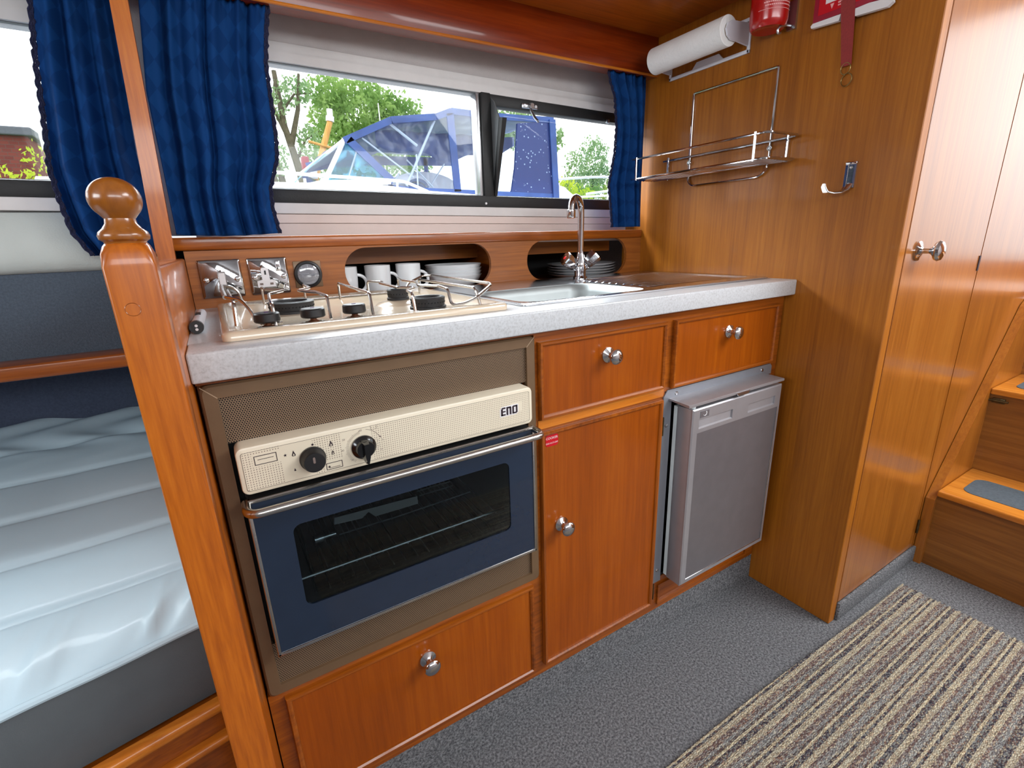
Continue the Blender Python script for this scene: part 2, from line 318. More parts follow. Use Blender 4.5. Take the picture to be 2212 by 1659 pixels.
# ------------------------------------------------------------------ mesh helpers
class MB:
    def __init__(s): s.bm = bmesh.new(); s.mats = ['']; s.cur = 0
    def box(s, x0, x1, y0, y1, z0, z1, bev=0.0, seg=2, shear=0.0):
        vs_ = []
        n0 = len(s.bm.verts)
        r = bmesh.ops.create_cube(s.bm, size=1.0); v = r['verts']
        for q in v:
            q.co = Vector(((x0 + x1) / 2 + q.co.x * (x1 - x0), (y0 + y1) / 2 + q.co.y * (y1 - y0), (z0 + z1) / 2 + q.co.z * (z1 - z0)))
        if bev:
            es = set(); [es.update(q.link_edges) for q in v]
            bmesh.ops.bevel(s.bm, geom=list(es), offset=bev, segments=seg, affect='EDGES', profile=0.5)
        return s
    def quad(s, *p):
        vv = [s.bm.verts.new(q) for q in p]; s.bm.faces.new(vv); return s
    def hexa(s, b4, t4):
        """solid between two quads, each four points in the same order"""
        B = [s.bm.verts.new(q) for q in b4]; T = [s.bm.verts.new(q) for q in t4]
        s.bm.faces.new(B[::-1]); s.bm.faces.new(T)
        for i in range(len(B)): s.bm.faces.new((B[i], B[(i + 1) % len(B)], T[(i + 1) % len(B)], T[i]))
        return s
    def prism(s, pts, vec):
        """extrude a planar outline along vec"""
        v = Vector(vec); return s.hexa([Vector(p) for p in pts], [Vector(p) + v for p in pts])
    def loft(s, rings, closed=True, cap=True):
        R = [[s.bm.verts.new(p) for p in r] for r in rings]; n = len(R[0])
        for a, b in zip(R, R[1:]):
            for i in range(n if closed else n - 1):
                j = (i + 1) % n
                try: s.bm.faces.new((a[i], a[j], b[j], b[i]))
                except ValueError: pass
        if cap and closed:
            if len(R[0]) > 2: s.bm.faces.new(R[0][::-1]); s.bm.faces.new(R[-1])
        return s
    def lathe(s, prof, o, ax='z', seg=32, cap=True, sgn=1):
        """prof: (radius, distance along axis)"""
        o = Vector(o); rings = []
        if isinstance(ax, str): A = {'x': Vector((1, 0, 0)), 'y': Vector((0, 1, 0)), 'z': Vector((0, 0, 1))}[ax] * sgn
        else: A = Vector(ax).normalized()
        U = A.orthogonal().normalized(); V = A.cross(U)
        for r, d in prof:
            r = max(r, 0.00005)
            rings.append([o + A * d + (U * math.cos(2 * PI * i / seg) + V * math.sin(2 * PI * i / seg)) * r for i in range(seg)])
        return s.loft(rings, True, cap)
    def cyl(s, a, b, r, r2=None, seg=20):
        a = Vector(a); b = Vector(b); d = b - a
        return s.lathe([(r, 0), (r if r2 is None else r2, d.length)], a, d, seg)
    def tube(s, pts, r, seg=10, closed=False, fillet=0.0, fs=5):
        P = [Vector(p) for p in pts]
        if fillet:
            Q = []
            n = len(P)
            for i, p in enumerate(P):
                if not closed and i in (0, n - 1): Q.append(p); continue
                a = P[i - 1]; b = P[(i + 1) % n]; da = (a - p); db = (b - p)
                f = min(fillet, da.length * 0.48, db.length * 0.48)
                A = p + da.normalized() * f; B = p + db.normalized() * f
                for k in range(fs + 1):
                    t = k / fs; Q.append(A * (1 - t) ** 2 + p * 2 * t * (1 - t) + B * t * t)
            P = Q
        n = len(P); rings = []; U = None
        for i in range(n):
            if closed: t = P[(i + 1) % n] - P[i - 1]
            else: t = P[min(i + 1, n - 1)] - P[max(i - 1, 0)]
            if t.length < 1e-9: t = Vector((0, 0, 1))
            t.normalize()
            if U is None: U = t.orthogonal().normalized()
            else:
                U = (U - t * U.dot(t))
                U = U.normalized() if U.length > 1e-6 else t.orthogonal().normalized()
            V = t.cross(U)
            rr = r(i / (n - 1)) if callable(r) else r
            rings.append([P[i] + (U * math.cos(2 * PI * k / seg) + V * math.sin(2 * PI * k / seg)) * rr for k in range(seg)])
        if closed: rings.append(rings[0])
        return s.loft(rings, True, not closed)
    def grid(s, nu, nv, f, uv=None):
        V = [[s.bm.verts.new(f(i / (nu - 1), j / (nv - 1))) for j in range(nv)] for i in range(nu)]
        lay = s.bm.loops.layers.uv.verify() if uv else None
        for i in range(nu - 1):
            for j in range(nv - 1):
                fc = s.bm.faces.new((V[i][j], V[i + 1][j], V[i + 1][j + 1], V[i][j + 1]))
                if uv:
                    for lp, (a, b) in zip(fc.loops, ((i, j), (i + 1, j), (i + 1, j + 1), (i, j + 1))): lp[lay].uv = uv(a / (nu - 1), b / (nv - 1))
        return s
    def shearz(s, k, x0):
        for v in s.bm.verts: v.co.z += k * (v.co.x - x0)
        return s
def rrect(x0, x1, z0, z1, r, n=6):
    """rounded rectangle outline, (a, b) pairs counter-clockwise"""
    out = []
    for cx, cz, a0 in ((x1 - r, z1 - r, 0), (x0 + r, z1 - r, 90), (x0 + r, z0 + r, 180), (x1 - r, z0 + r, 270)):
        for k in range(n + 1):
            a = math.radians(a0 + 90 * k / n); out.append((cx + r * math.cos(a), cz + r * math.sin(a)))
    return out
ORG = {}
def link(name, mb, mat, origin, smooth=True, solid=0.0, angle=35):
    bm = mb.bm
    for v in bm.verts: v.co -= origin
    bmesh.ops.recalc_face_normals(bm, faces=bm.faces)
    me = bpy.data.meshes.new(name); bm.to_mesh(me); bm.free()
    me.materials.append(M[mat])
    if smooth and len(me.polygons):
        me.polygons.foreach_set('use_smooth', [True] * len(me.polygons))
        try: me.set_sharp_from_angle(angle=math.radians(angle))
        except Exception: pass
    o = bpy.data.objects.new(name, me); COL.objects.link(o)
    if solid:
        md = o.modifiers.new('thickness', 'SOLIDIFY'); md.thickness = solid; md.offset = 0
    return o
def thing(name, label, cat, loc, group=None):
    o = bpy.data.objects.new(name, None); COL.objects.link(o); o.location = loc; o.empty_display_size = 0.02
    o['label'] = label; o['category'] = cat
    if group: o['group'] = group
    ORG[o.name] = Vector(loc); return o
def part(name, mb, mat, parent, label=None, **k):
    org = ORG[parent.name]; o = link(name, mb, mat, org, **k); o.parent = parent; ORG[o.name] = org
    if label: o['label'] = label
    return o
def single(name, mb, mat, label, cat, group=None, **k):
    lo = [min(v.co[i] for v in mb.bm.verts) for i in range(3)]; hi = [max(v.co[i] for v in mb.bm.verts) for i in range(3)]
    org = Vector(((lo[0] + hi[0]) / 2, (lo[1] + hi[1]) / 2, lo[2]))
    o = link(name, mb, mat, org, **k); o.location = org; o['label'] = label; o['category'] = cat; ORG[o.name] = org
    if group: o['group'] = group
    return o
def struct(name, mb, mat, parent=None, label=None, **k):
    if parent is not None: return part(name, mb, mat, parent, label, **k)
    o = link(name, mb, mat, Vector((0, 0, 0)), **k); o['kind'] = 'structure'; ORG[o.name] = Vector((0, 0, 0))
    if label: o['label'] = label
    return o
def sthing(name, label=None):
    o = bpy.data.objects.new(name, None); COL.objects.link(o); o['kind'] = 'structure'; ORG[o.name] = Vector((0, 0, 0))
    if label: o['label'] = label
    return o
def copy_thing(o, delta, label):
    c = o.copy(); COL.objects.link(c); c.location = o.location + Vector(delta); c['label'] = label
    for ch in list(o.children):
        d = ch.copy(); COL.objects.link(d); d.parent = c
        for g in list(ch.children):
            e = g.copy(); COL.objects.link(e); e.parent = d
    return c
def text_mb(txt, size, o, right, up, depth=0.0002, spacing=1.0, bold=0.0, mb=None, align='CENTER'):
    cu = bpy.data.curves.new('t', 'FONT'); cu.body = txt; cu.size = size; cu.align_x = align; cu.align_y = 'CENTER'; cu.space_character = spacing; cu.offset = bold; cu.resolution_u = 3
    ob = bpy.data.objects.new('t', cu); COL.objects.link(ob)
    dg = bpy.context.evaluated_depsgraph_get(); me = bpy.data.meshes.new_from_object(ob.evaluated_get(dg))
    mb = mb or MB(); R = Vector(right); U = Vector(up); O = Vector(o)
    vv = [mb.bm.verts.new(O + R * v.co.x + U * v.co.y) for v in me.vertices]
    for p in me.polygons:
        try: mb.bm.faces.new([vv[i] for i in p.vertices])
        except ValueError: pass
    bpy.data.objects.remove(ob); bpy.data.curves.remove(cu); bpy.data.meshes.remove(me)
    return mb
def lace(pts, w, amp=0.002):
    """a crocheted edging: chain of small loops following a line"""
    mb = MB(); P = [Vector(p) for p in pts]
    mb.tube(P, lambda t: w * (0.55 + 0.12 * math.sin(t * 160)), seg=8)
    return mb

# ================================================================== SETTING
TILT = -0.0148; X0T = 0.16
struct('floor', MB().box(-1.9, 3.0, -2.4, 0.62, -0.03, 0.0), 'carpet', smooth=False)
m = MB()
m.box(-1.95, 3.0, -2.45, -2.02, 1.95, 1.97).box(-1.95, 3.0, -0.88, 0.16, 1.95, 1.97)
m.box(-1.95, 1.40, -2.02, -0.88, 1.95, 1.97).box(2.70, 3.0, -2.02, -0.88, 1.95, 1.97)
struct('ceiling', m, 'cream_vinyl', smooth=False)
m = MB().box(-1.95, 1.245, 0.155, 0.66, 1.575, 1.60).box(-1.95, 1.245, 0.13, 0.155, 1.56, 1.95)
struct('ceiling_side', m, 'ceiling_teak_x', smooth=False)
# outboard side of the hull with the two window openings
m = MB()
m.box(-1.9, -0.09, 0.60, 0.64, 1.00, 1.149).box(-0.09, 2.95, 0.60, 0.64, 1.048, 1.149)
m.box(-1.9, 2.95, 0.60, 0.64, 1.412, 1.70)
m.box(-1.9, -1.30, 0.60, 0.64, 1.149, 1.412).box(-0.12, 0.05, 0.60, 0.64, 1.149, 1.412).box(1.235, 2.95, 0.60, 0.64, 1.149, 1.412)
m.shearz(TILT, X0T)
struct('wall_back', m, 'cream_vinyl', smooth=False)
m = MB().box(-1.9, 2.95, 0.88, 0.92, 0.0, 1.035).box(-1.9, -0.09, 0.60, 0.90, 0.995, 1.03).box(-0.09, 2.95, 0.60, 0.90, 1.0195, 1.035)
struct('wall_outboard', m, 'blue_carpet', smooth=False)
m = MB()   # far side with a long window
m.box(-1.95, 3.0, -2.40, -2.36, 0, 1.38).box(-1.95, 3.0, -2.40, -2.36, 1.78, 1.95).box(-1.95, -0.85, -2.40, -2.36, 1.38, 1.78).box(1.65, 3.0, -2.40, -2.36, 1.38, 1.78)
m.box(0.38, 0.44, -2.40, -2.36, 1.38, 1.78)
struct('wall_far', m, 'cream_vinyl', smooth=False)
m = MB().box(-1.95, -1.9, -2.4, 0.9, 0, 1.22).box(-1.95, -1.9, -2.4, 0.9, 1.78, 1.95).box(-1.95, -1.9, -2.4, -1.45, 1.22, 1.78).box(-1.95, -1.9, -0.15, 0.9, 1.22, 1.78)
struct('wall_left', m, 'teak_y', smooth=False)
m = MB().box(2.95, 3.0, -2.4, 0.9, 0, 0.86).box(2.95, 3.0, -2.4, 0.9, 1.86, 1.95).box(2.95, 3.0, -2.4, -1.28, 0.86, 1.86).box(2.95, 3.0, -0.29, 0.9, 0.86, 1.86)
struct('wall_aft', m, 'teak_y', smooth=False)
# bulkhead at the end of the galley and the locker front behind it
m = MB().box(1.245, 1.2735, -0.231, 0.60, 0.0, 1.95, bev=0.0015, seg=1)
struct('wall_right', m, 'bulkhead_teak_z')
m = MB().box(1.7225, 2.95, -0.231, -0.20, 0.0, 1.95).box(1.2735, 1.7225, -0.212, -0.20, 0.0, 1.95)
struct('wall_locker', m, 'gloss_teak_z', smooth=False)
d = sthing('door_1', 'tall glossy teak locker door between the galley bulkhead and the steps')
part('door_panel', MB().box(1.2785, 1.7195, -0.2305, -0.212, 0.055, 1.93, bev=0.001, seg=1), 'gloss_teak_z', d)
m = MB().lathe([(0.0, 0), (0.021, 0), (0.021, 0.003), (0.012, 0.006), (0.006, 0.010), (0.0055, 0.022), (0.010, 0.028), (0.019, 0.033), (0.0215, 0.038), (0.019, 0.043), (0.010, 0.047), (0.0, 0.048)], (1.335, -0.2305, 0.965), 'y', 28, sgn=-1)
part('door_handle', m, 'chrome', d, 'round chrome knob on a rose')
part('hinge', MB().box(1.712, 1.7205, -0.2325, -0.228, 0.900, 0.938), 'ink_dark', d, 'dark hinge slot')
part('hinge', MB().cyl((1.722, -0.234, 0.105), (1.722, -0.234, 0.150), 0.003), 'brass_dark', d)
struct('baseboard_locker', MB().box(1.275, 1.735, -0.2385, -0.229, 0.0, 0.054, bev=0.003), 'carpet')
struct('baseboard_galley', MB().box(-0.045, 1.245, 0.0012, 0.016, 0.0, 0.0815), 'carpet', smooth=False)
# deck beam over the window
m = MB().box(-1.9, 1.245, 0.470, 0.520, 1.474, 1.578, bev=0.003, seg=2)
struct('trim_1', m, 'beam_teak_x')
m = MB().tube([(-1.9, 0.469, 1.475), (1.245, 0.469, 1.475)], 0.0035, 8)
struct('trim_2', m, 'light_oak_x')

# ---- windows
def window(name, x0, x1, label):
    w = sthing(name, label)
    m = MB().box(x0, x1, 0.590, 0.603, 1.412, 1.431).box(x0, x1, 0.594, 0.603, 1.431, 1.452, bev=0.001, seg=1).box(x0, x1, 0.586, 0.602, 1.095, 1.119, bev=0.001, seg=1)
    part('window_frame', m.shearz(TILT, X0T), 'window_alloy', w)
    m = MB().box(x0, x1, 0.588, 0.64, 1.118, 1.150, bev=0.002, seg=2)
    part('rubber_seal', m.shearz(TILT, X0T), 'rubber_black', w, 'black rubber lower seal')
    part('seal_lip', MB().box(x0, x1, 0.600, 0.606, 1.149, 1.1525).box(x0, x1, 0.598, 0.606, 1.410, 1.4135).shearz(TILT, X0T), 'rubber_edge', w)
    return w
w1 = window('window_1', 0.04, 1.24, 'long galley window with black seal and open hopper vent at its right end')
part('fixed_pane', MB().box(0.04, 0.692, 0.612, 0.616, 1.145, 1.415).shearz(TILT, X0T), 'window_glass', w1, smooth=False)
part('divider', MB().box(0.702, 0.732, 0.588, 0.63, 1.148, 1.414, bev=0.003).shearz(TILT, X0T), 'rubber_black', w1, 'black upright divider')
part('divider_strip', MB().box(0.690, 0.702, 0.596, 0.63, 1.148, 1.414, bev=0.002).shearz(TILT, X0T), 'steel', w1, 'bright metal strip beside the divider')
part('vent_top_bar', MB().box(0.73, 1.24, 0.592, 0.625, 1.384, 1.413, bev=0.003).shearz(TILT, X0T), 'rubber_black', w1, 'black top bar of the vent')
# hopper sash hinged at its foot, leaning into the cabin, with a cheek plate at its side
part('cheek_plate', MB().prism([(0.733, 0.602, 1.142), (0.733, 0.602, 1.402), (0.733, 0.575, 1.382), (0.733, 0.548, 1.336), (0.733, 0.596, 1.146)], (0.003, 0, 0)), 'rubber_edge', w1, 'grey wedge shaped cheek of the vent', smooth=False)
part('sash_bar', MB().hexa([(0.733, 0.600, 1.142), (0.741, 0.600, 1.142), (0.741, 0.588, 1.142), (0.733, 0.588, 1.142)], [(0.733, 0.549, 1.338), (0.747, 0.549, 1.338), (0.747, 0.530, 1.334), (0.733, 0.530, 1.334)]), 'rubber_black', w1, 'black side bar of the open vent', smooth=False)
part('sash_pane', MB().hexa([(0.744, 0.598, 1.142), (1.232, 0.598, 1.135), (1.232, 0.594, 1.135), (0.744, 0.594, 1.142)], [(0.744, 0.545, 1.340), (1.232, 0.545, 1.333), (1.232, 0.541, 1.333), (0.744, 0.541, 1.340)]), 'window_glass', w1, smooth=False)
m = MB().box(0.832, 0.888, 0.586, 0.592, 1.378, 1.391, bev=0.003, seg=2)
m.cyl((0.841, 0.588, 1.3845), (0.841, 0.584, 1.3845), 0.004).cyl((0.879, 0.588, 1.3845), (0.879, 0.584, 1.3845), 0.004)
m.tube([(0.858, 0.584, 1.390), (0.858, 0.578, 1.372), (0.861, 0.566, 1.352), (0.864, 0.552, 1.338)], 0.0035, 8).cyl((0.860, 0.590, 1.388), (0.860, 0.574, 1.384), 0.006)
part('stay_latch', m, 'steel', w1, 'metal stay latch')
part('corner_clip', MB().box(1.150, 1.162, 0.584, 0.592, 1.364, 1.376, bev=0.003).shearz(0, 0), 'steel', w1)
part('seal_screw', MB().cyl((0.702, 0.588, 1.121), (0.702, 0.585, 1.121), 0.003), 'white_paint', w1)
w2 = window('window_2', -1.30, -0.10, 'saloon window at the left with black lower seal')
part('fixed_pane', MB().box(-1.30, -0.11, 0.612, 0.616, 1.145, 1.415).shearz(TILT, X0T), 'window_glass', w2, smooth=False)
# cream lining under the galley window with its two grooves
m = MB().box(-0.02, 1.245, 0.588, 0.600, 1.074, 1.094, bev=0.001, seg=1).box(-0.02, 1.245, 0.584, 0.600, 1.02, 1.073, bev=0.001, seg=1)
struct('trim_3', m.shearz(TILT, X0T), 'pink_cream')
# padded vinyl under the saloon window: a rolled profile run along the hull
prof = [(0.598, 1.100), (0.578, 1.097), (0.570, 1.085), (0.562, 1.06), (0.556, 1.035), (0.556, 1.012), (0.562, 0.996), (0.573, 0.988), (0.598, 0.984)]
m = MB().loft([[(x, y, z) for y, z in prof] for x in (-1.9, -1.2, -0.6, -0.088)])
struct('trim_4', m, 'saloon_vinyl')
struct('trim_5', MB().box(-1.9, -0.088, 0.577, 0.600, 0.80, 0.987), 'blue_carpet', smooth=False)
struct('trim_6', MB().box(-1.9, -0.088, 0.866, 0.880, 0.30, 0.97).box(-1.9, -0.088, 0.60, 0.88, 0.80, 0.815), 'blue_back', smooth=False)

# ================================================================== GALLEY CABINET
Z0 = 0.082
cab = thing('galley_cabinet', 'teak galley cabinet with two drawers, tall door and drop flap under the worktop', 'cabinet', (0.6, 0.25, Z0))
m = MB()
m.box(-0.046, 0.468, 0.0, 0.02, 0.082, 0.3420).box(-0.046, 0.468, 0.0, 0.02, 0.854, 0.8615)
m.box(0.468, 0.818, 0.0, 0.02, 0.082, 0.8615).box(0.818, 1.2435, 0.0, 0.02, 0.680, 0.8615).box(0.818, 1.2435, 0.0, 0.02, 0.082, 0.178).box(1.222, 1.2435, 0.0, 0.02, 0.178, 0.680)
m.box(-0.046, 1.243, 0.02, 0.50, 0.083, 0.10).box(0.452, 0.468, 0.02, 0.50, 0.1, 0.8615).box(0.800, 0.818, 0.02, 0.50, 0.1, 0.76).box(-0.046, -0.030, 0.02, 0.50, 0.1, 0.8615)
part('carcass', m, 'teak_x', cab, smooth=False)
part('rail', MB().box(0.4735, 0.8120, -0.002, 0.01, 0.6705, 0.6885), 'light_oak_x', cab, 'paler rail between drawer and door', smooth=False)
KN = [(0.0, 0), (0.0150, 0), (0.0155, 0.003), (0.010, 0.006), (0.0062, 0.009), (0.006, 0.016), (0.009, 0.020), (0.0145, 0.023), (0.0155, 0.027), (0.013, 0.0305), (0.006, 0.033), (0.0, 0.0335)]
def front(name, x0, x1, z0, z1, kx, kz, parent=cab, mat='door_teak_z', label=None):
    """slab with a rounded bead round its edge and a chrome mushroom knob"""
    o = part(name, MB().box(x0 + 0.002, x1 - 0.002, -0.0055, 0.0, z0 + 0.002, z1 - 0.002), mat, parent, label, smooth=False)
    b = 0.0085; m = MB()
    def sect(cx, cz, dx, dz):
        return [(cx + dx * t, y, cz + dz * t) for t, y in ((0, 0.0), (0, -0.008), (0.0018, -0.0112), (0.0055, -0.0112), (0.0085, -0.0085), (b + 0.0005, -0.0055), (b + 0.0005, 0.0))]
    m.loft([sect(x0, z0, 1, 1), sect(x1, z0, -1, 1), sect(x1, z1, -1, -1), sect(x0, z1, 1, -1), sect(x0, z0, 1, 1)], closed=True, cap=False)
    part('bead', m, 'teak_x' if (x1 - x0) > (z1 - z0) else 'teak_z', o)
    part('knob', MB().lathe(KN, (kx, -0.0055, kz), 'y', 28, sgn=-1), 'chrome', o, 'chrome mushroom knob')
    return o
front('drawer', 0.4745, 0.8065, 0.6905, 0.8405, 0.640, 0.793, label='left drawer front')
front('drawer', 0.8310, 1.2120, 0.6870, 0.8410, 1.020, 0.793, label='right drawer front')
dr = front('cupboard_door', 0.4745, 0.8060, 0.1110, 0.6655, 0.523, 0.452)
fl = front('drop_flap', -0.0235, 0.4500, 0.1090, 0.3320, 0.213, 0.277)
m = MB().prism([(0.487 + a, -0.0057, 0.632 + c) for a, c in rrect(0, 0.030, 0, 0.024, 0.006)], (0, -0.0004, 0))
stk = part('sticker', m, 'red_vinyl', dr, 'small red and pale sticker', smooth=False)
m = text_mb('COOKER', 0.0068, (0.5015, -0.0063, 0.649), (1, 0, 0), (0, 0, 1)); text_mb('GAS CUT-OFF', 0.0046, (0.5015, -0.0063, 0.6385), (1, 0, 0), (0, 0, 1), mb=m)
part('sticker_text', m, 'label_white', dr, smooth=False)
for z in (0.600, 0.150):
    part('hinge', MB().cyl((0.8095, -0.007, z - 0.022), (0.8095, -0.007, z + 0.022), 0.0028), 'brass_dark', dr)
for x in (0.365, 0.035):
    part('hinge', MB().cyl((x - 0.0, -0.004, 0.1045), (x + 0.038, -0.004, 0.1045), 0.0024), 'brass', fl)
# shallow recessed panel below the fridge
m = MB(); m.box(0.832, 1.205, -0.005, 0.0, 0.150, 0.158).box(0.832, 1.205, -0.005, 0.0, 0.098, 0.104).box(0.832, 0.838, -0.005, 0.0, 0.104, 0.150).box(1.199, 1.205, -0.005, 0.0, 0.104, 0.150)
part('lower_moulding', m, 'teak_x', cab, smooth=False)

# ---- worktop
m = MB()
m.box(-0.0475, 1.2445, -0.027, 0.052, 0.862, 0.900, bev=0.003, seg=3)
m.box(-0.0475, 0.490, 0.050, 0.5095, 0.864, 0.8998).box(0.830, 1.2445, 0.050, 0.5095, 0.864, 0.8998).box(0.489, 0.831, 0.305, 0.5095, 0.864, 0.8998)
single('worktop', m, 'laminate', 'pale grey speckled worktop running the length of the galley', 'worktop')

# ---- splashback with its two slots, cap rail and lockers behind
def slot_outline(x0, x1, z0, z1, n=10):
    return rrect(x0, x1, z0, z1, (z1 - z0) / 2 * 0.97, n)
sb = thing('splashback_locker', 'teak splashback locker with two rounded openings behind the worktop', 'locker', (0.6, 0.52, 0.9))
m = MB(); SL = [(0.268, 0.668, 0.901, 1.0125), (0.788, 1.181, 0.901, 1.0125)]
def board_with_slots(m, x0, x1, z0, z1, y0, y1, slots, n=10):
    """front board cut by stadium openings: strips above and below each opening plus solid blocks between"""
    xs = [x0]
    for (a, b, c, d_) in slots:
        m.box(xs[-1], a, y0, y1, z0, z1); xs.append(b)
        o = slot_outline(a, b, c, d_, n)
        top = sorted([p for p in o if p[1] >= (c + d_) / 2], key=lambda p: p[0]); bot = sorted([p for p in o if p[1] <= (c + d_) / 2], key=lambda p: p[0])
        for line, zz in ((top, z1), (bot, z0)):
            for p, q in zip(line, line[1:]):
                if abs(p[0] - q[0]) < 1e-6: continue
                m.hexa([(p[0], y0, p[1]), (q[0], y0, q[1]), (q[0], y0, zz), (p[0], y0, zz)], [(p[0], y1, p[1]), (q[0], y1, q[1]), (q[0], y1, zz), (p[0], y1, zz)])
    m.box(xs[-1], x1, y0, y1, z0, z1)
board_with_slots(m, -0.047, 1.2445, 0.8999, 1.018, 0.510, 0.521, SL)
part('front_board', m, 'splash_teak_x', sb, smooth=False)
part('cap_rail', MB().box(-0.0875, 1.2445, 0.505, 0.600, 1.017, 1.043, bev=0.004, seg=3).shearz(-0.006, 0.3), 'teak_x', sb)
part('locker_floor', MB().box(-0.047, 1.2445, 0.521, 0.86, 0.875, 0.885), 'teak_x', sb, smooth=False)
part('upper_back', MB().box(-0.047, 1.2445, 0.665, 0.680, 0.970, 1.018), 'splash_teak_x', sb, smooth=False)
for x in (0.705, 0.230): part('locker_partition', MB().box(x, x + 0.012, 0.521, 0.85, 0.885, 1.018), 'teak_y', sb, smooth=False)
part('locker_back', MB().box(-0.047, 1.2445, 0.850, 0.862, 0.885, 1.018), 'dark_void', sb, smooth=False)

# ---- mugs, bowls, plates
def mug(x, label, first=None):
    if first: return copy_thing(first, (x - first.location.x, 0, 0), label)
    t = thing('mug', label, 'mug', (x, 0.590, 0.885), 'white mugs in the left opening')
    m = MB(); m.lathe([(0.0, 0.0), (0.024, 0.0), (0.0275, 0.003), (0.031, 0.02), (0.0328, 0.05), (0.0333, 0.081), (0.0318, 0.0815), (0.0308, 0.079), (0.0300, 0.03), (0.026, 0.008), (0.0, 0.006)], (x, 0.590, 0.8853), 'z', 40, cap=False)
    part('cup_body', m, 'china_white', t)
    P = [(x + 0.031 + 0.0235 * math.sin(a) * (1.0), 0.588, 0.885 + 0.0385 + 0.0215 * math.cos(a)) for a in [math.radians(k) for k in range(0, 181, 12)]]
    m = MB().tube([(x + 0.030, 0.588, P[0][2])] + P + [(x + 0.029, 0.588, P[-1][2])], 0.0042, 10)
    part('handle', m, 'china_white', t)
    return t
mg = mug(0.282, 'white mug at the left edge of the opening, half hidden by the board')
mug(0.369, 'middle white mug of the three in the left opening', mg); mug(0.453, 'white mug standing next to the stack of bowls', mg)
bowl0 = None
bl = ['lowest white bowl of the stack, showing its deep side', 'second white bowl from the bottom of the stack', 'third white bowl from the bottom of the stack', 'topmost white bowl of the stack, its rim open']
for k in range(4):
    o0 = (0.603, 0.625, 0.8853 + 0.0097 * k)
    if bowl0 is None:
        m = MB().lathe([(0.0, 0.0), (0.040, 0.0), (0.043, 0.003), (0.062, 0.012), (0.076, 0.028), (0.0835, 0.0415), (0.082, 0.0422), (0.074, 0.030), (0.060, 0.0155), (0.040, 0.0075), (0.0, 0.006)], o0, 'z', 56, cap=False)
        bowl0 = single('bowl', m, 'china_white', bl[0], 'bowl', 'white bowls stacked in the left opening')
    else: copy_thing(bowl0, (0, 0, 0.0097 * k), bl[k])
plate0 = None
pl_ = ['lowest white plate in the stack behind the tap', 'second white plate from the bottom, behind the tap', 'middle white plate of the stack behind the tap', 'second white plate from the top, behind the tap', 'topmost white plate of the stack behind the tap']
for k in range(5):
    if plate0 is None:
        m = MB().lathe([(0.0, 0.0), (0.064, 0.0), (0.068, 0.003), (0.095, 0.0065), (0.1165, 0.0135), (0.1185, 0.0150), (0.1165, 0.0152), (0.094, 0.009), (0.064, 0.0045), (0.0, 0.004)], (1.098, 0.6430, 0.8853), 'z', 72, cap=False)
        plate0 = single('plate', m, 'china_white', pl_[0], 'plate', 'white plates stacked in the right opening')
    else: copy_thing(plate0, (0, 0, 0.0085 * k), pl_[k])

# ---- switch, socket and gauge on the splashback
def wall_plate(x0, x1, z0, z1, t):
    m = MB(); a = 0.510; o = rrect(x0, x1, z0, z1, 0.003, 3); i = rrect(x0 + 0.004, x1 - 0.004, z0 + 0.004, z1 - 0.004, 0.003, 3)
    m.loft([[(p, a, q) for p, q in o], [(p, a - 0.0045, q) for p, q in rrect(x0 + 0.001, x1 - 0.001, z0 + 0.001, z1 - 0.001, 0.003, 3)], [(p, a - 0.0068, q) for p, q in i]])
    part('plate', m, 'mirror_plate', t)
    for sx__ in (x0 + 0.011, x1 - 0.011):
        c = (sx__, a - 0.0066, (z0 + z1) / 2 - 0.002)
        o_ = part('screw', MB().lathe([(0.0, 0), (0.0058, 0), (0.0058, 0.001), (0.004, 0.0022), (0.0, 0.0025)], c, 'y', 20, sgn=-1), 'chrome', t)
        part('screw_slot', MB().box(c[0] - 0.0032, c[0] + 0.0032, c[1] - 0.0029, c[1] - 0.0023, c[2] - 0.0005, c[2] + 0.0005), 'ink_dark', o_, smooth=False)
t = thing('light_switch', 'square chrome light switch beside the power socket', 'switch', (0.011, 0.510, 0.920))
wall_plate(-0.029, 0.051, 0.920, 0.9995, t)
part('rocker', MB().hexa([(0.006, 0.5035, 0.9445), (0.018, 0.5035, 0.9445), (0.018, 0.5035, 0.972), (0.006, 0.5035, 0.972)], [(0.0065, 0.499, 0.945), (0.0175, 0.499, 0.945), (0.0175, 0.5028, 0.9715), (0.0065, 0.5028, 0.9715)]), 'label_white', t, smooth=False)
part('rocker_surround', MB().prism([(p, 0.5034, q) for p, q in rrect(0.0045, 0.0195, 0.9425, 0.9745, 0.002, 3)], (0, -0.0006, 0)), 'chrome', t, smooth=False)
t = thing('power_socket', 'square chrome mains socket with white three pin insert', 'socket', (0.103, 0.510, 0.920))
wall_plate(0.063, 0.143, 0.920, 0.9995, t)
T_ = [(0.077, 0.9365), (0.113, 0.9365), (0.113, 0.950), (0.103, 0.952), (0.102, 0.976), (0.0985, 0.978), (0.0905, 0.978), (0.0875, 0.976), (0.0875, 0.952), (0.077, 0.950)]
part('socket_insert', MB().prism([(p, 0.5034, q) for p, q in T_], (0, -0.0018, 0)), 'label_white', t, smooth=False)
for q in ((0.0935, 0.0970, 0.963, 0.972), (0.0815, 0.088, 0.9410, 0.9455), (0.1020, 0.1085, 0.9410, 0.9455)):
    part('pin_hole', MB().box(q[0], q[1], 0.5010, 0.5014, q[2], q[3]), 'black_plastic' if q[0] == 0.0935 else 'ink_grey', t, smooth=False)
part('rocker', MB().box(0.118, 0.1275, 0.4985, 0.5035, 0.970, 0.992, bev=0.0015), 'chrome', t)
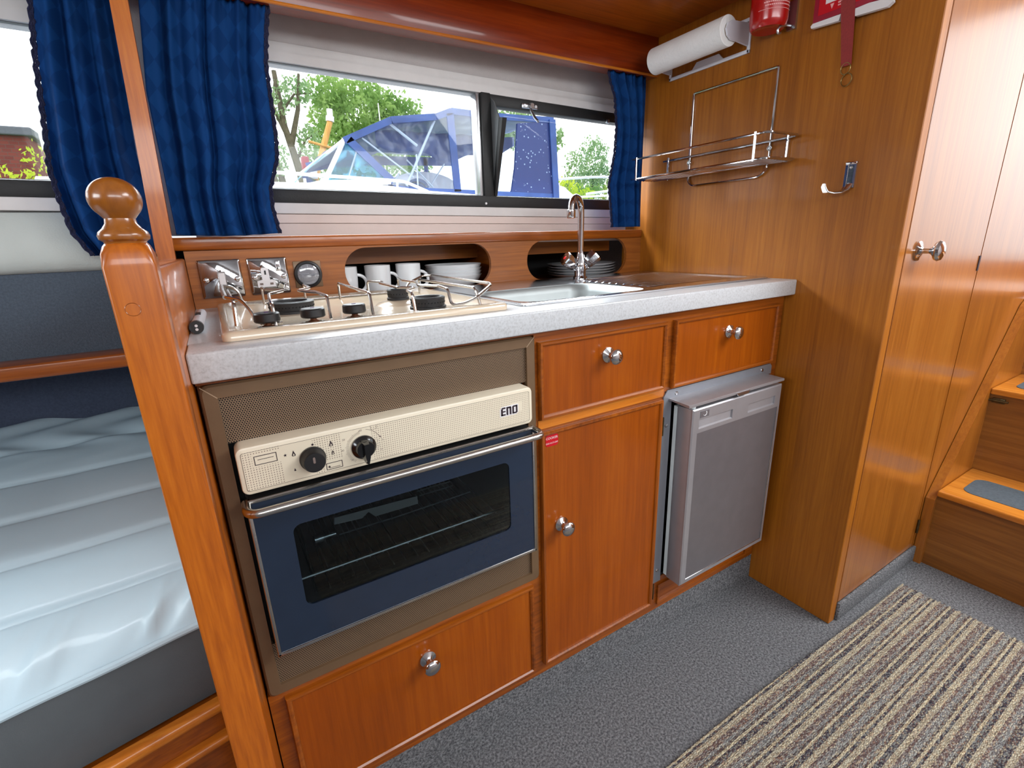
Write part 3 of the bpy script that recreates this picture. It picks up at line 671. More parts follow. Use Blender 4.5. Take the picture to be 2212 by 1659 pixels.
t = thing('battery_gauge', 'small round black rimmed gauge right of the power socket', 'gauge', (0.184, 0.510, 0.928))
part('backing', MB().box(0.155, 0.214, 0.507, 0.510, 0.929, 0.988, bev=0.001), 'brown_metal', t)
part('bezel', MB().lathe([(0.0305, 0), (0.0305, 0.004), (0.029, 0.008), (0.025, 0.0095), (0.0235, 0.008), (0.0232, 0.003)], (0.184, 0.507, 0.9585), 'y', 40, cap=False, sgn=-1), 'black_plastic', t)
part('dial_face', MB().cyl((0.184, 0.5055, 0.9585), (0.184, 0.503, 0.9585), 0.0236, seg=40), 'silver_panel', t)
m = MB().box(0.1675, 0.186, 0.5018, 0.5024, 0.9600, 0.9609)
for k in range(7):
    a = math.radians(-30 + 40 * k); c, s_ = math.cos(a), math.sin(a)
    p1 = (0.184 + 0.016 * c, 0.5024, 0.9585 + 0.016 * s_); p2 = (0.184 + 0.0205 * c, 0.5024, 0.9585 + 0.0205 * s_)
    m.cyl(p1, p2, 0.0006, seg=6)
part('dial_marks', m, 'label_white', t, smooth=False)
pane_mat('dial_glass', (0.92, 0.95, 0.98), 0.12, 0.05)
part('dial_glass', MB().lathe([(0.0235, 0), (0.018, 0.0018), (0.010, 0.0028), (0.0, 0.003)], (0.184, 0.5005, 0.9585), 'y', 32, cap=False, sgn=-1), 'dial_glass', t)

# ---- hob
hob = thing('gas_hob', 'cream enamel three burner gas hob with wire pan supports', 'hob', (0.21, 0.25, 0.90))
m = MB()
o1 = rrect(-0.007, 0.437, 0.028, 0.478, 0.012); o2 = rrect(-0.0045, 0.4345, 0.0305, 0.4755, 0.010); o3 = rrect(0.008, 0.422, 0.043, 0.463, 0.010); o4 = rrect(0.020, 0.410, 0.055, 0.451, 0.012); 
m.loft([[(x, y, z) for x, y in o] for o, z in ((o1, 0.9003), (o1, 0.908), (o2, 0.9115), (o3, 0.9125), (o4, 0.9065))])
part('hob_tray', m, 'cream_enamel', hob, angle=50)
def burner(x, y, r, h0, cone=0.0):
    z = 0.9065
    if cone: part('burner_dome', MB().lathe([(0.0, 0), (cone, 0), (cone * 0.85, 0.004), (r * 1.05, 0.009), (0.0, 0.0095)], (x, y, z - 0.001), 'z', 36), 'cream_enamel', hob)
    b = part('burner', MB().lathe([(0.0, 0.0), (r * 1.05, 0.0), (r * 1.05, 0.004), (r * 0.97, 0.005), (r, 0.016), (r * 1.02, 0.0185), (r * 0.92, 0.0205), (r * 0.72, 0.0200), (r * 0.66, 0.012), (0.0, 0.010)], (x, y, z + h0), 'z', 48), 'burner_black', hob, 'black burner cap')
    m = MB(); n = int(r * 1100)
    for k in range(n):
        a = 2 * PI * k / n; m.cyl((x + r * 0.975 * math.cos(a), y + r * 0.975 * math.sin(a), z + h0 + 0.011), (x + r * 1.004 * math.cos(a), y + r * 1.004 * math.sin(a), z + h0 + 0.011), 0.0011, seg=6)
    part('flame_ports', m, 'dark_void', b, smooth=False)
burner(0.109, 0.248, 0.0385, 0.0, 0.0); burner(0.297, 0.215, 0.0200, 0.0085, 0.046); burner(0.311, 0.096, 0.0300, 0.002, 0.0)
for x, y in ((0.054, 0.080), (0.118, 0.082), (0.181, 0.084)):
    k = part('hob_knob', MB().lathe([(0.0, 0.0085), (0.0165, 0.0085), (0.0180, 0.0105), (0.0177, 0.0205), (0.0160, 0.0222), (0.0, 0.0225)], (x, y, 0.9065), 'z', 36), 'black_plastic', hob, 'black round tap knob')
    part('knob_stem', MB().lathe([(0.0, 0.0), (0.0085, 0.0), (0.0078, 0.003), (0.0050, 0.004), (0.0046, 0.0086), (0.0, 0.0086)], (x, y, 0.9065), 'z', 18), 'rust_brass', k)
    part('knob_mark', MB().box(x - 0.003, x + 0.003, y - 0.0016, y + 0.0016, 0.9289, 0.9297, bev=0.0003, seg=1), 'ink_purple', k)
    part('knob_collar', MB().tube([(x + 0.016 * math.cos(a), y + 0.016 * math.sin(a), 0.9070) for a in [2 * PI * q / 24 for q in range(24)]], 0.0008, 6, closed=True), 'worn_chrome', k)
R_ = 0.0026
def wire(pts, r=R_, fil=0.008): part('pan_support', MB().tube(pts, r, 8, fillet=fil), 'worn_chrome', hob)
Zt = 0.9425
wire([(0.077, 0.415, 0.908), (0.077, 0.415, Zt), (0.078, 0.345, Zt), (0.104, 0.285, Zt), (0.074, 0.232, Zt), (0.066, 0.135, Zt), (0.064, 0.085, Zt - 0.003), (0.064, 0.078, 0.908)])
wire([(0.158, 0.417, 0.908), (0.158, 0.417, Zt), (0.152, 0.300, Zt), (0.124, 0.258, Zt), (0.146, 0.190, Zt), (0.147, 0.110, Zt), (0.145, 0.092, 0.908)])
wire([(0.222, 0.380, 0.908), (0.222, 0.380, Zt), (0.212, 0.10, Zt), (0.210, 0.082, 0.908)])
wire([(0.282, 0.372, 0.908), (0.282, 0.372, Zt), (0.300, 0.318, Zt), (0.284, 0.288, Zt), (0.280, 0.160, Zt), (0.302, 0.130, Zt), (0.272, 0.088, Zt), (0.270, 0.056, Zt - 0.002), (0.272, 0.052, 0.908)])
wire([(0.360, 0.400, 0.908), (0.360, 0.400, Zt), (0.342, 0.320, Zt), (0.348, 0.245, Zt), (0.322, 0.168, Zt), (0.345, 0.118, Zt), (0.336, 0.064, Zt - 0.001), (0.336, 0.050, 0.915), (0.358, 0.048, 0.916), (0.382, 0.052, 0.922), (0.428, 0.078, 0.9400), (0.438, 0.100, 0.9420), (0.446, 0.404, 0.9430), (0.432, 0.430, 0.9420), (0.385, 0.400, 0.930), (0.372, 0.395, 0.912)])
wire([(0.392, 0.352, 0.908), (0.392, 0.352, Zt - 0.003), (0.388, 0.062, Zt - 0.003), (0.392, 0.052, 0.908)])
wire([(0.010, 0.420, 0.950), (0.024, 0.418, 0.948), (0.034, 0.418, 0.938), (0.040, 0.418, 0.912), (0.078, 0.418, 0.910)])
wire([(0.008, 0.140, 0.950), (0.026, 0.118, 0.946), (0.036, 0.100, 0.930), (0.042, 0.092, 0.912), (0.075, 0.090, 0.910)])
wire([(0.007, 0.420, 0.950), (0.006, 0.300, 0.951), (0.007, 0.140, 0.950)], 0.0036)
wire([(0.014, 0.300, 0.948), (0.016, 0.100, 0.944), (0.014, 0.088, 0.912)])
wire([(0.040, 0.070, 0.9085), (0.080, 0.065, 0.9085), (0.214, 0.068, 0.9085), (0.236, 0.052, 0.9085)], 0.0016)
wire([(0.078, 0.418, 0.909), (0.36, 0.418, 0.909)], 0.0022)
part('grate_foot', MB().box(0.362, 0.384, 0.398, 0.410, 0.907, 0.914, bev=0.003), 'steel', hob)

# ---- sink
snk = thing('sink', 'stainless steel sink with bowl at left and ribbed drainer at right', 'sink', (0.86, 0.27, 0.90))
def sheet(hole=True):
    m = MB()
    O = rrect(0.474, 1.236, 0.040, 0.486, 0.012, 6); O2 = rrect(0.479, 1.231, 0.045, 0.481, 0.010, 6)
    m.loft([[(x, y, 0.9003) for x, y in O], [(x, y, 0.9035) for x, y in O], [(x, y, 0.9045) for x, y in O2]], cap=False)
    # bowl: rim to bottom
    B = [(rrect(0.492, 0.824, 0.058, 0.302, 0.045, 10), 0.9040), (rrect(0.497, 0.819, 0.063, 0.297, 0.045, 10), 0.9005), (rrect(0.503, 0.813, 0.069, 0.291, 0.045, 10), 0.885), (rrect(0.510, 0.806, 0.076, 0.284, 0.045, 10), 0.790), (rrect(0.530, 0.786, 0.096, 0.264, 0.04, 10), 0.775), (rrect(0.64, 0.68, 0.165, 0.205, 0.018, 10), 0.772)]
    b_ = MB().loft([[(x, y, z) for x, y in o] for o, z in B], cap=False); b_.bm.faces.new([b_.bm.verts.new((x, y, 0.7719)) for x, y in B[-1][0]])
    part('bowl', b_, 'brushed_bowl', snk, 'matt grey sink bowl', angle=60)
    return m
m = sheet()
# flat of the sink between outer edge and bowl: fan strips
rim = rrect(0.492, 0.824, 0.058, 0.302, 0.045, 10)
def ray_out(p):
    cx, cy = 0.658, 0.180; dx, dy = p[0] - cx, p[1] - cy; t = 1e9
    for lim, dd, c in ((0.479, dx, cx), (0.838, dx, cx)):
        if abs(dd) > 1e-9 and (lim - c) / dd > 0: t = min(t, (lim - c) / dd)
    for lim, dd, c in ((0.045, dy, cy), (0.312, dy, cy)):
        if abs(dd) > 1e-9 and (lim - c) / dd > 0: t = min(t, (lim - c) / dd)
    return (cx + dx * t, cy + dy * t)
n = len(rim)
for i in range(n):
    a, b = rim[i], rim[(i + 1) % n]; A, B_ = ray_out(a), ray_out(b)
    m.quad((a[0], a[1], 0.904), (b[0], b[1], 0.904), (B_[0], B_[1], 0.9043), (A[0], A[1], 0.9043))
for q in ((0.838, 0.045), (0.838, 0.312), (0.479, 0.312), (0.479, 0.045)):   # the corners the fan skips
    near = sorted([ray_out(p) for p in rim], key=lambda w: abs(w[0] - q[0]) + abs(w[1] - q[1]))[:2]
    m.bm.faces.new([m.bm.verts.new((w[0], w[1], 0.9043)) for w in (near[0], q, near[1])])
m.quad((0.479, 0.312, 0.9043), (0.838, 0.312, 0.9043), (0.838, 0.481, 0.9045), (0.479, 0.481, 0.9045))
def drain(u, v):
    x = 0.838 + u * (1.231 - 0.838); y = 0.045 + v * (0.481 - 0.045); z = 0.9044
    inx = min(1, max(0, (x - 0.850) / 0.012)) * min(1, max(0, (1.212 - x) / 0.012)); iny = min(1, max(0, (y - 0.078) / 0.01)) * min(1, max(0, (0.400 - y) / 0.01))
    w = inx * iny; g = math.sin((y - 0.078) / 0.0268 * 2 * PI)
    z -= w * (0.0040 - 0.0042 * max(0, g) ** 0.5 * min(1, max(0, (1.195 - x) / 0.03)) * min(1, max(0, (x - 0.862) / 0.006)))
    return (x, y, z)
m.grid(70, 160, drain)
part('sink_sheet', m, 'sink_steel', snk, angle=60)
part('plug_hole', MB().lathe([(0.0, 0.0), (0.030, 0.0), (0.032, 0.002), (0.026, 0.003), (0.024, 0.0012), (0.0, 0.001)], (0.66, 0.185, 0.7722), 'z', 32), 'chrome', snk)
# ---- tap
tap = thing('mixer_tap', 'chrome mixer tap with swan neck spout and two lever knobs', 'tap', (0.913, 0.420, 0.9045))
tx, ty = 0.913, 0.420
part('tap_body', MB().lathe([(0.0, 0), (0.020, 0), (0.0205, 0.004), (0.0165, 0.008), (0.0165, 0.020), (0.019, 0.030), (0.0175, 0.046), (0.013, 0.058), (0.0105, 0.070), (0.0, 0.072)], (tx, ty, 0.9045), 'z', 36), 'chrome', tap)
P = [(tx, ty, 0.965), (tx + 0.001, ty, 1.02), (tx + 0.001, ty - 0.001, 1.082)]
for k in range(1, 13):
    a = PI * k / 12; q = 0.040 * (1 - math.cos(a)); P.append((tx + 0.001 - 0.85 * q, ty - 0.001 - 0.53 * q, 1.090 + 0.034 * math.sin(a) - 0.001 * k / 12))
sp_ = part('spout', MB().tube(P, 0.0092, 18), 'chrome', tap)
e_ = P[-1]
part('aerator', MB().lathe([(0.0096, 0), (0.0118, 0.002), (0.0118, 0.020), (0.0105, 0.022), (0.0, 0.022)], (e_[0], e_[1], e_[2] + 0.002), (-0.05, -0.04, -1), 24), 'chrome', sp_)
for s_, dirv in ((-1, Vector((-0.80, 0.05, 0.55))), (1, Vector((0.62, -0.42, 0.70)))):
    dv = dirv.normalized(); o_ = Vector((tx, ty, 0.928))
    part('valve_arm', MB().lathe([(0.0125, 0.004), (0.0125, 0.020), (0.014, 0.022), (0.014, 0.026)], o_, dv, 24), 'chrome', tap)
    hk = part('tap_handle', MB().lathe([(0.0, 0.026), (0.0150, 0.026), (0.0165, 0.029), (0.0195, 0.046), (0.0205, 0.060), (0.0185, 0.0635), (0.0, 0.0645)], o_, dv, 8), 'chrome', tap, angle=25)
    part('handle_ring', MB().tube([o_ + dv * 0.025 + (dv.orthogonal().normalized() * math.cos(a) + dv.cross(dv.orthogonal().normalized()) * math.sin(a)) * 0.0145 for a in [2 * PI * q / 24 for q in range(24)]], 0.0012, 6, closed=True), 'black_plastic', hk)
    if s_ < 0: part('hot_mark', MB().lathe([(0.0, 0), (0.0052, 0), (0.0052, 0.0008), (0.0, 0.0012)], o_ + dv * 0.0644, dv, 20), 'red_paint', hk, 'red hot water mark')
# ---- lighter on the worktop
t = thing('gas_lighter', 'small white and black gas lighter lying by the worktop corner', 'lighter', (-0.036, 0.20, 0.9005))
a_, b__ = Vector((-0.037, 0.150, 0.9095)), Vector((-0.033, 0.330, 0.9095))
part('lighter_body', MB().cyl(a_, b__, 0.0088, 0.0080), 'white_plastic', t)
part('end_cap', MB().cyl(a_ - Vector((0, 0.010, 0)), a_ + Vector((0, 0.003, 0)), 0.0094), 'black_plastic', t)
part('thumb_switch', MB().box(-0.0395, -0.0315, 0.235, 0.262, 0.9165, 0.9195, bev=0.001), 'black_plastic', t)
part('end_marks', MB().cyl((-0.037, 0.1395, 0.9120), (-0.037, 0.1388, 0.9120), 0.002).cyl((-0.037, 0.1395, 0.9065), (-0.037, 0.1388, 0.9065), 0.002), 'label_white', t)

# ================================================================== OVEN
ov = thing('built_in_oven', 'built in oven with cream control panel, navy glass door and brown surround', 'oven', (0.212, 0.2, 0.342))
def ring_frame(m, x0, x1, z0, z1, w, yb, yf, bev, r=0.010):
    """flat frame with softened outer corners, mitred inner edge"""
    oo = rrect(x0, x1, z0, z1, r, 5); of = rrect(x0 + bev, x1 - bev, z0 + bev, z1 - bev, r, 5); ii = rrect(x0 + w, x1 - w, z0 + w, z1 - w, 0.0006, 5)
    m.loft([[(x, yb, z) for x, z in oo], [(x, yf + bev, z) for x, z in oo], [(x, yf, z) for x, z in of], [(x, yf, z) for x, z in ii], [(x, yb + 0.004, z) for x, z in ii]], cap=False)
m = MB(); ring_frame(m, -0.0435, 0.4670, 0.3425, 0.8535, 0.0185, -0.0003, -0.0065, 0.0025)
part('surround', m, 'brown_metal', ov)
for sg, xo in ((1, -0.0425), (-1, 0.4658)):
    part('mitre_line', MB().hexa([(xo, -0.0067, 0.8522), (xo + sg * 0.0008, -0.0067, 0.8526), (xo + sg * 0.0008, -0.0063, 0.8526), (xo, -0.0063, 0.8522)], [(xo + sg * 0.0168, -0.0067, 0.8352), (xo + sg * 0.0176, -0.0067, 0.8358), (xo + sg * 0.0176, -0.0063, 0.8358), (xo + sg * 0.0168, -0.0063, 0.8352)]), 'timber_pale', ov, smooth=False)
part('upper_grille', MB().box(-0.0255, 0.4490, -0.0015, 0.006, 0.7705, 0.8360), 'perforated', ov, smooth=False)
part('lower_grille', MB().box(-0.0255, 0.4490, -0.0015, 0.006, 0.3605, 0.436), 'perforated', ov, 'lower perforated grille', smooth=False)
# casing with the cavity
m = MB(); m.box(-0.018, 0.440, 0.0, 0.40, 0.690, 0.768).box(-0.018, 0.440, 0.0, 0.40, 0.436, 0.446).box(-0.018, 0.012, 0.0, 0.40, 0.446, 0.69).box(0.425, 0.440, 0.0, 0.40, 0.446, 0.69).box(-0.018, 0.44, 0.385, 0.40, 0.436, 0.768)
part('oven_casing', m, 'oven_black', ov, smooth=False)
for xa, xb in ((-0.0255, -0.0185), (0.4405, 0.449)): part('side_gap', MB().box(xa, xb, 0.012, 0.019, 0.438, 0.770), 'dark_void', ov, smooth=False)
# racks and grill burner inside
def rack(z, y0):
    m = MB(); m.tube([(0.014, y0, z), (0.408, y0, z)], 0.0028, 8).tube([(0.014, 0.34, z), (0.408, 0.34, z)], 0.0022, 8)
    for k in range(17): x = 0.03 + k * 0.0225; m.tube([(x, y0 - 0.002, z - 0.003), (x, y0, z - 0.002), (x, 0.34, z - 0.002)], 0.0012, 6)
    part('oven_rack', m, 'steel', ov)
rack(0.5090, 0.030); rack(0.4590, 0.030)
m = MB().prism([(0.094, 0.03, 0.586), (0.096, 0.03, 0.598), (0.236, 0.03, 0.592), (0.236, 0.03, 0.577), (0.160, 0.03, 0.578), (0.150, 0.03, 0.590), (0.138, 0.03, 0.582)], (0, 0.006, 0))
part('grill_bracket', m, 'steel', ov, smooth=False)
m = MB()
for k in range(3): m.tube([(0.232 + 0.004 * k, 0.03, 0.611 - 0.010 * k), (0.296 + 0.004 * k, 0.03, 0.611 - 0.010 * k)], 0.0013, 6)
m.tube([(0.10, 0.034, 0.563), (0.20, 0.034, 0.562), (0.34, 0.034, 0.565)], 0.0013, 6)
m.cyl((0.062, 0.035, 0.567), (0.075, 0.035, 0.567), 0.0065).cyl((0.075, 0.035, 0.567), (0.095, 0.035, 0.567), 0.0035)
part('grill_burner', m, 'steel', ov)
# control panel: local origin of the dot print is the panel's lower left corner
PX, PZ, PY = -0.0195, 0.7025, -0.032
m = MB(); o1 = rrect(-0.0195, 0.4415, 0.7025, 0.7705, 0.0095, 6); o2 = rrect(-0.0165, 0.4385, 0.7055, 0.7675, 0.0075, 6)
m.loft([[(x, 0.0, z) for x, z in o1], [(x, -0.0285, z) for x, z in o1], [(x, -0.0310, z) for x, z in rrect(-0.0186, 0.4406, 0.7034, 0.7696, 0.009, 6)], [(x, PY, z) for x, z in o2]])
pan = part('control_panel', m, 'cream_panel', ov)
m = MB().prism([(x, PY - 0.0001, z) for x, z in rrect(-0.0135, 0.4345, 0.7085, 0.7635, 0.003, 3)], (0, -0.0004, 0))
dp = link('dotted_print', m, 'printed_dots', Vector((PX, 0, PZ)), smooth=False); dp.parent = pan; dp.location = Vector((PX, 0, PZ)) - ORG[ov.name]; ORG[dp.name] = ORG[ov.name]
Yp = PY - 0.0007
m = MB()
m.loft([[(x, Yp, z) for x, z in rrect(-0.0135, 0.4345, 0.7085, 0.7635, 0.003, 3)], [(x, Yp, z) for x, z in rrect(-0.0131, 0.4341, 0.7089, 0.7631, 0.003, 3)]], cap=False)
def boxline(x0, x1, z0, z1, w=0.0009):
    m.box(x0, x1, Yp - 0.0001, Yp, z0, z0 + w).box(x0, x1, Yp - 0.0001, Yp, z1 - w, z1).box(x0, x0 + w, Yp - 0.0001, Yp, z0, z1).box(x1 - w, x1, Yp - 0.0001, Yp, z0, z1)
boxline(0.0010, 0.0285, 0.7430, 0.7560); m.box(0.0050, 0.0245, Yp - 0.0001, Yp, 0.7500, 0.7507)
boxline(0.0880, 0.1105, 0.7110, 0.7215); m.box(0.0920, 0.1070, Yp - 0.0001, Yp, 0.7135, 0.7141)
def star(x, z, r): m.prism([(x + (r if k % 2 == 0 else r * 0.42) * math.sin(k * PI / 5), Yp, z + (r if k % 2 == 0 else r * 0.42) * math.cos(k * PI / 5)) for k in range(10)], (0, -0.0001, 0))
def flame(x, z, h):
    w = h * 0.30
    m.prism([(x, Yp, z + h), (x - w * 0.55, Yp, z + h * 0.55), (x - w, Yp, z + h * 0.18), (x - w * 0.7, Yp, z), (x + w * 0.7, Yp, z), (x + w, Yp, z + h * 0.18), (x + w * 0.55, Yp, z + h * 0.55)], (0, -0.0001, 0))
star(0.0385, 0.7480, 0.0024); flame(0.0490, 0.7440, 0.0085); flame(0.0985, 0.7460, 0.0090); flame(0.0995, 0.7330, 0.0070); flame(0.0475, 0.7220, 0.0045); star(0.0920, 0.7155, 0.0024)
m.cyl((0.0745, Yp, 0.7545), (0.0745, Yp - 0.0001, 0.7545), 0.0016, seg=12)
part('printed_symbols', m, 'ink_dark', pan, smooth=False)
for x, z, h in ((0.0490, 0.7450, 0.0034), (0.0985, 0.7470, 0.0036), (0.0995, 0.7340, 0.0028)):
    m = MB().prism([(x, Yp - 0.0002, z + h), (x - h * 0.36, Yp - 0.0002, z), (x + h * 0.36, Yp - 0.0002, z)], (0, -0.0001, 0))
    part('flame_centre', m, 'cream_panel', pan, smooth=False)
m = MB(); KX, KZ = 0.1430, 0.7335
for k in range(30):
    a = math.radians(100 + k * 4.6); L_ = 0.0038 if k % 5 else 0.0052
    c, s_ = math.cos(a), math.sin(a); r0 = 0.0215; w = 0.00018
    p = lambda r, q: (KX + r * c - q * s_, Yp, KZ + r * s_ + q * c)
    m.prism([p(r0, -w), p(r0 + L_, -w), p(r0 + L_, w), p(r0, w)], (0, -0.0001, 0))
for k in range(6):
    a = math.radians(-35 + k * 12); c, s_ = math.cos(a), math.sin(a); w = 0.00018
    m.prism([(KX + r * c - q * s_, Yp, KZ + r * s_ + q * c) for r, q in ((0.0205, -w), (0.0235, -w), (0.0235, w), (0.0205, w))], (0, -0.0001, 0))
pts = [(KX + 0.0265 * math.cos(math.radians(a)), KZ + 0.0265 * math.sin(math.radians(a))) for a in range(78, 20, -6)]
for (x0, z0), (x1, z1) in zip(pts, pts[1:]):
    m.prism([(x0, Yp, z0), (x1, Yp, z1), (x1 + 0.0004, Yp, z1 + 0.0004), (x0 + 0.0004, Yp, z0 + 0.0004)], (0, -0.0001, 0))
m.prism([(0.1700, Yp, 0.7415), (0.1665, Yp, 0.7440), (0.1690, Yp, 0.7455)], (0, -0.0001, 0))
boxline(0.1560, 0.1650, 0.7580 - 0.0005, 0.7635, 0.0003)
for tx_, tz_, s__ in (('60', (0.1410, 0.7595), 0.0042), ('50', (0.1160, 0.7510), 0.0042), ('40', (0.1130, 0.7350), 0.0042), ('30', (0.1245, 0.7170), 0.0038), ('0', (0.1715, 0.7380), 0.0034), ('10', (0.1680, 0.7230), 0.0034)):
    text_mb(tx_, s__, (tz_[0], Yp, tz_[1]), (1, 0, 0), (0, 0, 1), mb=m)
part('dial_scale', m, 'ink_grey', pan, smooth=False)
# maker's badge
m = MB().prism([(x, PY - 0.0006, z) for x, z in [(0.3745, 0.7275), (0.4075, 0.7275), (0.4115, 0.7315), (0.4115, 0.7455), (0.3790, 0.7455), (0.3745, 0.7410)]], (0, -0.0006, 0))
bd = part('badge', m, 'label_white', pan, smooth=False)
m = MB(); y = PY - 0.0014
def bx(x0, x1, z0, z1): m.box(x0, x1, y, y + 0.0002, z0, z1)
bx(0.3765, 0.3803, 0.7292, 0.7418); bx(0.3780, 0.3855, 0.7412, 0.7440); bx(0.3800, 0.3855, 0.7352, 0.7376); bx(0.3765, 0.3855, 0.7292, 0.7318)
bx(0.3872, 0.3908, 0.7292, 0.7438); bx(0.3900, 0.3965, 0.7408, 0.7438); bx(0.3935, 0.3972, 0.7292, 0.7425)
bx(0.3990, 0.4024, 0.7292, 0.7430); bx(0.4062, 0.4096, 0.7305, 0.7440); bx(0.4010, 0.4085, 0.7413, 0.7440); bx(0.4010, 0.4080, 0.7292, 0.7318)
part('badge_letters', m, 'ink_dark', bd, 'dark ENO lettering', smooth=False)
k = part('control_knob', MB().lathe([(0.0175, 0), (0.0175, 0.004), (0.0160, 0.006), (0.0150, 0.016), (0.0138, 0.0185), (0.0, 0.0188)], (0.0720, PY - 0.0004, 0.7345), 'y', 40, sgn=-1), 'black_plastic', ov, 'black round function knob')
part('knob_recess', MB().prism([(x, PY - 0.0192, z) for x, z in rrect(0.0700, 0.0730, 0.7340, 0.7430, 0.0014, 4)], (0, -0.0004, 0)), 'ink_grey', k, smooth=False)
k = part('control_knob', MB().lathe([(0.0180, 0), (0.0180, 0.003), (0.0160, 0.005), (0.0135, 0.007), (0.0125, 0.013), (0.0, 0.0135)], (KX, PY - 0.0004, KZ), 'y', 40, sgn=-1), 'gloss_black', ov, 'black thermostat knob with pointer')
part('pointer', MB().hexa([(KX - 0.006, PY - 0.008, KZ + 0.0125), (KX + 0.006, PY - 0.008, KZ + 0.0125), (KX + 0.0055, PY - 0.008, KZ - 0.012), (KX + 0.002, PY - 0.008, KZ - 0.0235), (KX - 0.0015, PY - 0.008, KZ - 0.0235), (KX - 0.006, PY - 0.008, KZ - 0.012)],
    [(KX - 0.0035, PY - 0.0225, KZ + 0.011), (KX + 0.0035, PY - 0.0225, KZ + 0.011), (KX + 0.0035, PY - 0.0225, KZ - 0.009), (KX + 0.0015, PY - 0.019, KZ - 0.021), (KX - 0.0005, PY - 0.019, KZ - 0.021), (KX - 0.0035, PY - 0.0225, KZ - 0.009)]), 'gloss_black', k, angle=60)
# door
YD0, YD1 = -0.030, -0.006
dr_ = part('oven_door', MB().box(-0.0140, 0.4405, YD0 + 0.006, YD1, 0.6840, 0.6915).box(-0.0140, 0.0290, YD0 + 0.006, YD1, 0.4400, 0.6840).box(0.3920, 0.4405, YD0 + 0.006, YD1, 0.4400, 0.6840).box(0.0290, 0.3920, YD0 + 0.006, YD1, 0.4400, 0.4990).box(0.0290, 0.3920, YD0 + 0.006, YD1, 0.6410, 0.6840), 'oven_black', ov, 'glass drop door', smooth=False)
def glass_ring(m, x0, x1, z0, z1, hole, yf, yb):
    """pane with a rounded opening: outer corners matched to the opening's outline"""
    H = rrect(*hole, 0.012, 8); n = len(H); cx, cz = (hole[0] + hole[1]) / 2, (hole[2] + hole[3]) / 2
    out = []
    for i, (hx, hz) in enumerate(H):
        q = i // 9; k = i % 9
        cor = [(x1, z1), (x0, z1), (x0, z0), (x1, z0)][q]
        if k == 4: out.append(cor)
        elif k < 4: out.append((cor[0], hz) if q in (0, 2) else (hx, cor[1]))
        else: out.append((hx, cor[1]) if q in (0, 2) else (cor[0], hz))
    m.loft([[(x, yb, z) for x, z in out], [(x, yf, z) for x, z in out], [(x, yf, z) for x, z in H], [(x, yb, z) for x, z in H]], cap=False)
m = MB(); glass_ring(m, -0.0145, 0.4405, 0.4385, 0.6890, (0.0310, 0.3900, 0.5010, 0.6390), YD0, YD0 + 0.004)
part('navy_border', m, 'navy_glass', dr_, 'navy printed glass border', smooth=False)
part('door_window', MB().box(0.0300, 0.3910, YD0 + 0.0006, YD0 + 0.0020, 0.5000, 0.6400), 'oven_glass', dr_, 'clear viewing window', smooth=False)
m = MB(); m.box(-0.0195, -0.0140, YD0 - 0.002, YD1, 0.4340, 0.6900, bev=0.0012).box(0.4400, 0.4450, YD0 - 0.002, YD1, 0.4340, 0.6900, bev=0.0012).box(-0.0195, 0.4450, YD0 - 0.002, YD0 + 0.004, 0.4335, 0.4385, bev=0.001)
m.tube([(-0.019, YD0 - 0.001, 0.6925), (0.4445, YD0 - 0.001, 0.6925)], 0.0030, 10)
part('chrome_trim', m, 'worn_chrome', dr_, 'chrome edge trim')
m = MB().tube([(-0.0185, YD0 + 0.004, 0.6895), (-0.0185, -0.064, 0.6895), (0.4440, -0.064, 0.6895), (0.4440, YD0 + 0.004, 0.6895)], 0.0062, 14, fillet=0.026, fs=8)
part('door_handle', m, 'worn_chrome', dr_, 'full width chrome bar handle')

# ================================================================== FRIDGE
fr = thing('fridge', 'small silver fridge with recessed grips, under the right drawer', 'fridge', (1.02, 0.2, 0.17))
m = MB(); Yf = -0.0035
m.prism([(0.8120, Yf, 0.170), (0.8120, Yf, 0.668), (0.8240, Yf, 0.683), (1.2120, Yf, 0.683), (1.2200, Yf, 0.676), (1.2200, Yf, 0.655), (0.8385, Yf, 0.655), (0.8385, Yf, 0.170)], (0, 0.0032, 0))
fg = part('mounting_flange', m, 'flange_grey', fr, smooth=False)
for x, z in ((0.853, 0.671), (1.178, 0.671), (0.8255, 0.598), (0.8255, 0.205)):
    part('screw', MB().lathe([(0.0, 0), (0.0050, 0), (0.0042, 0.0018), (0.0, 0.0028)], (x, Yf, z), 'y', 16, sgn=-1), 'steel', fg)
m = MB(); m.box(0.8400, 0.8440, 0.001, 0.45, 0.180, 0.655).box(1.190, 1.198, 0.001, 0.45, 0.180, 0.655).box(0.84, 1.198, 0.001, 0.45, 0.180, 0.186).box(0.84, 1.198, 0.44, 0.45, 0.180, 0.655).box(0.84, 1.198, 0.001, 0.45, 0.65, 0.655)
part('fridge_body', m, 'dark_void', fr, smooth=False)
m = MB().prism([(0.8290, -0.0035, 0.6625), (0.8290, -0.0035, 0.6590), (0.8290, -0.058, 0.6545), (0.8290, -0.0605, 0.6545), (0.8290, -0.0605, 0.6595), (0.8290, -0.0585, 0.6605)], (0.3560, 0, 0))
hd = part('hood_cap', m, 'silver_paint', fr, angle=20)
part('catch', MB().prism([(0.990, -0.0605, 0.6580), (1.040, -0.0605, 0.6580), (1.035, -0.0605, 0.6510), (0.998, -0.0605, 0.6505)], (0, -0.0025, 0)), 'steel', hd, smooth=False)
DX0, DX1, DZ0, DZ1, DYF, DYB = 0.8480, 1.1860, 0.1820, 0.6450, -0.0570, -0.0130
dm = MB()
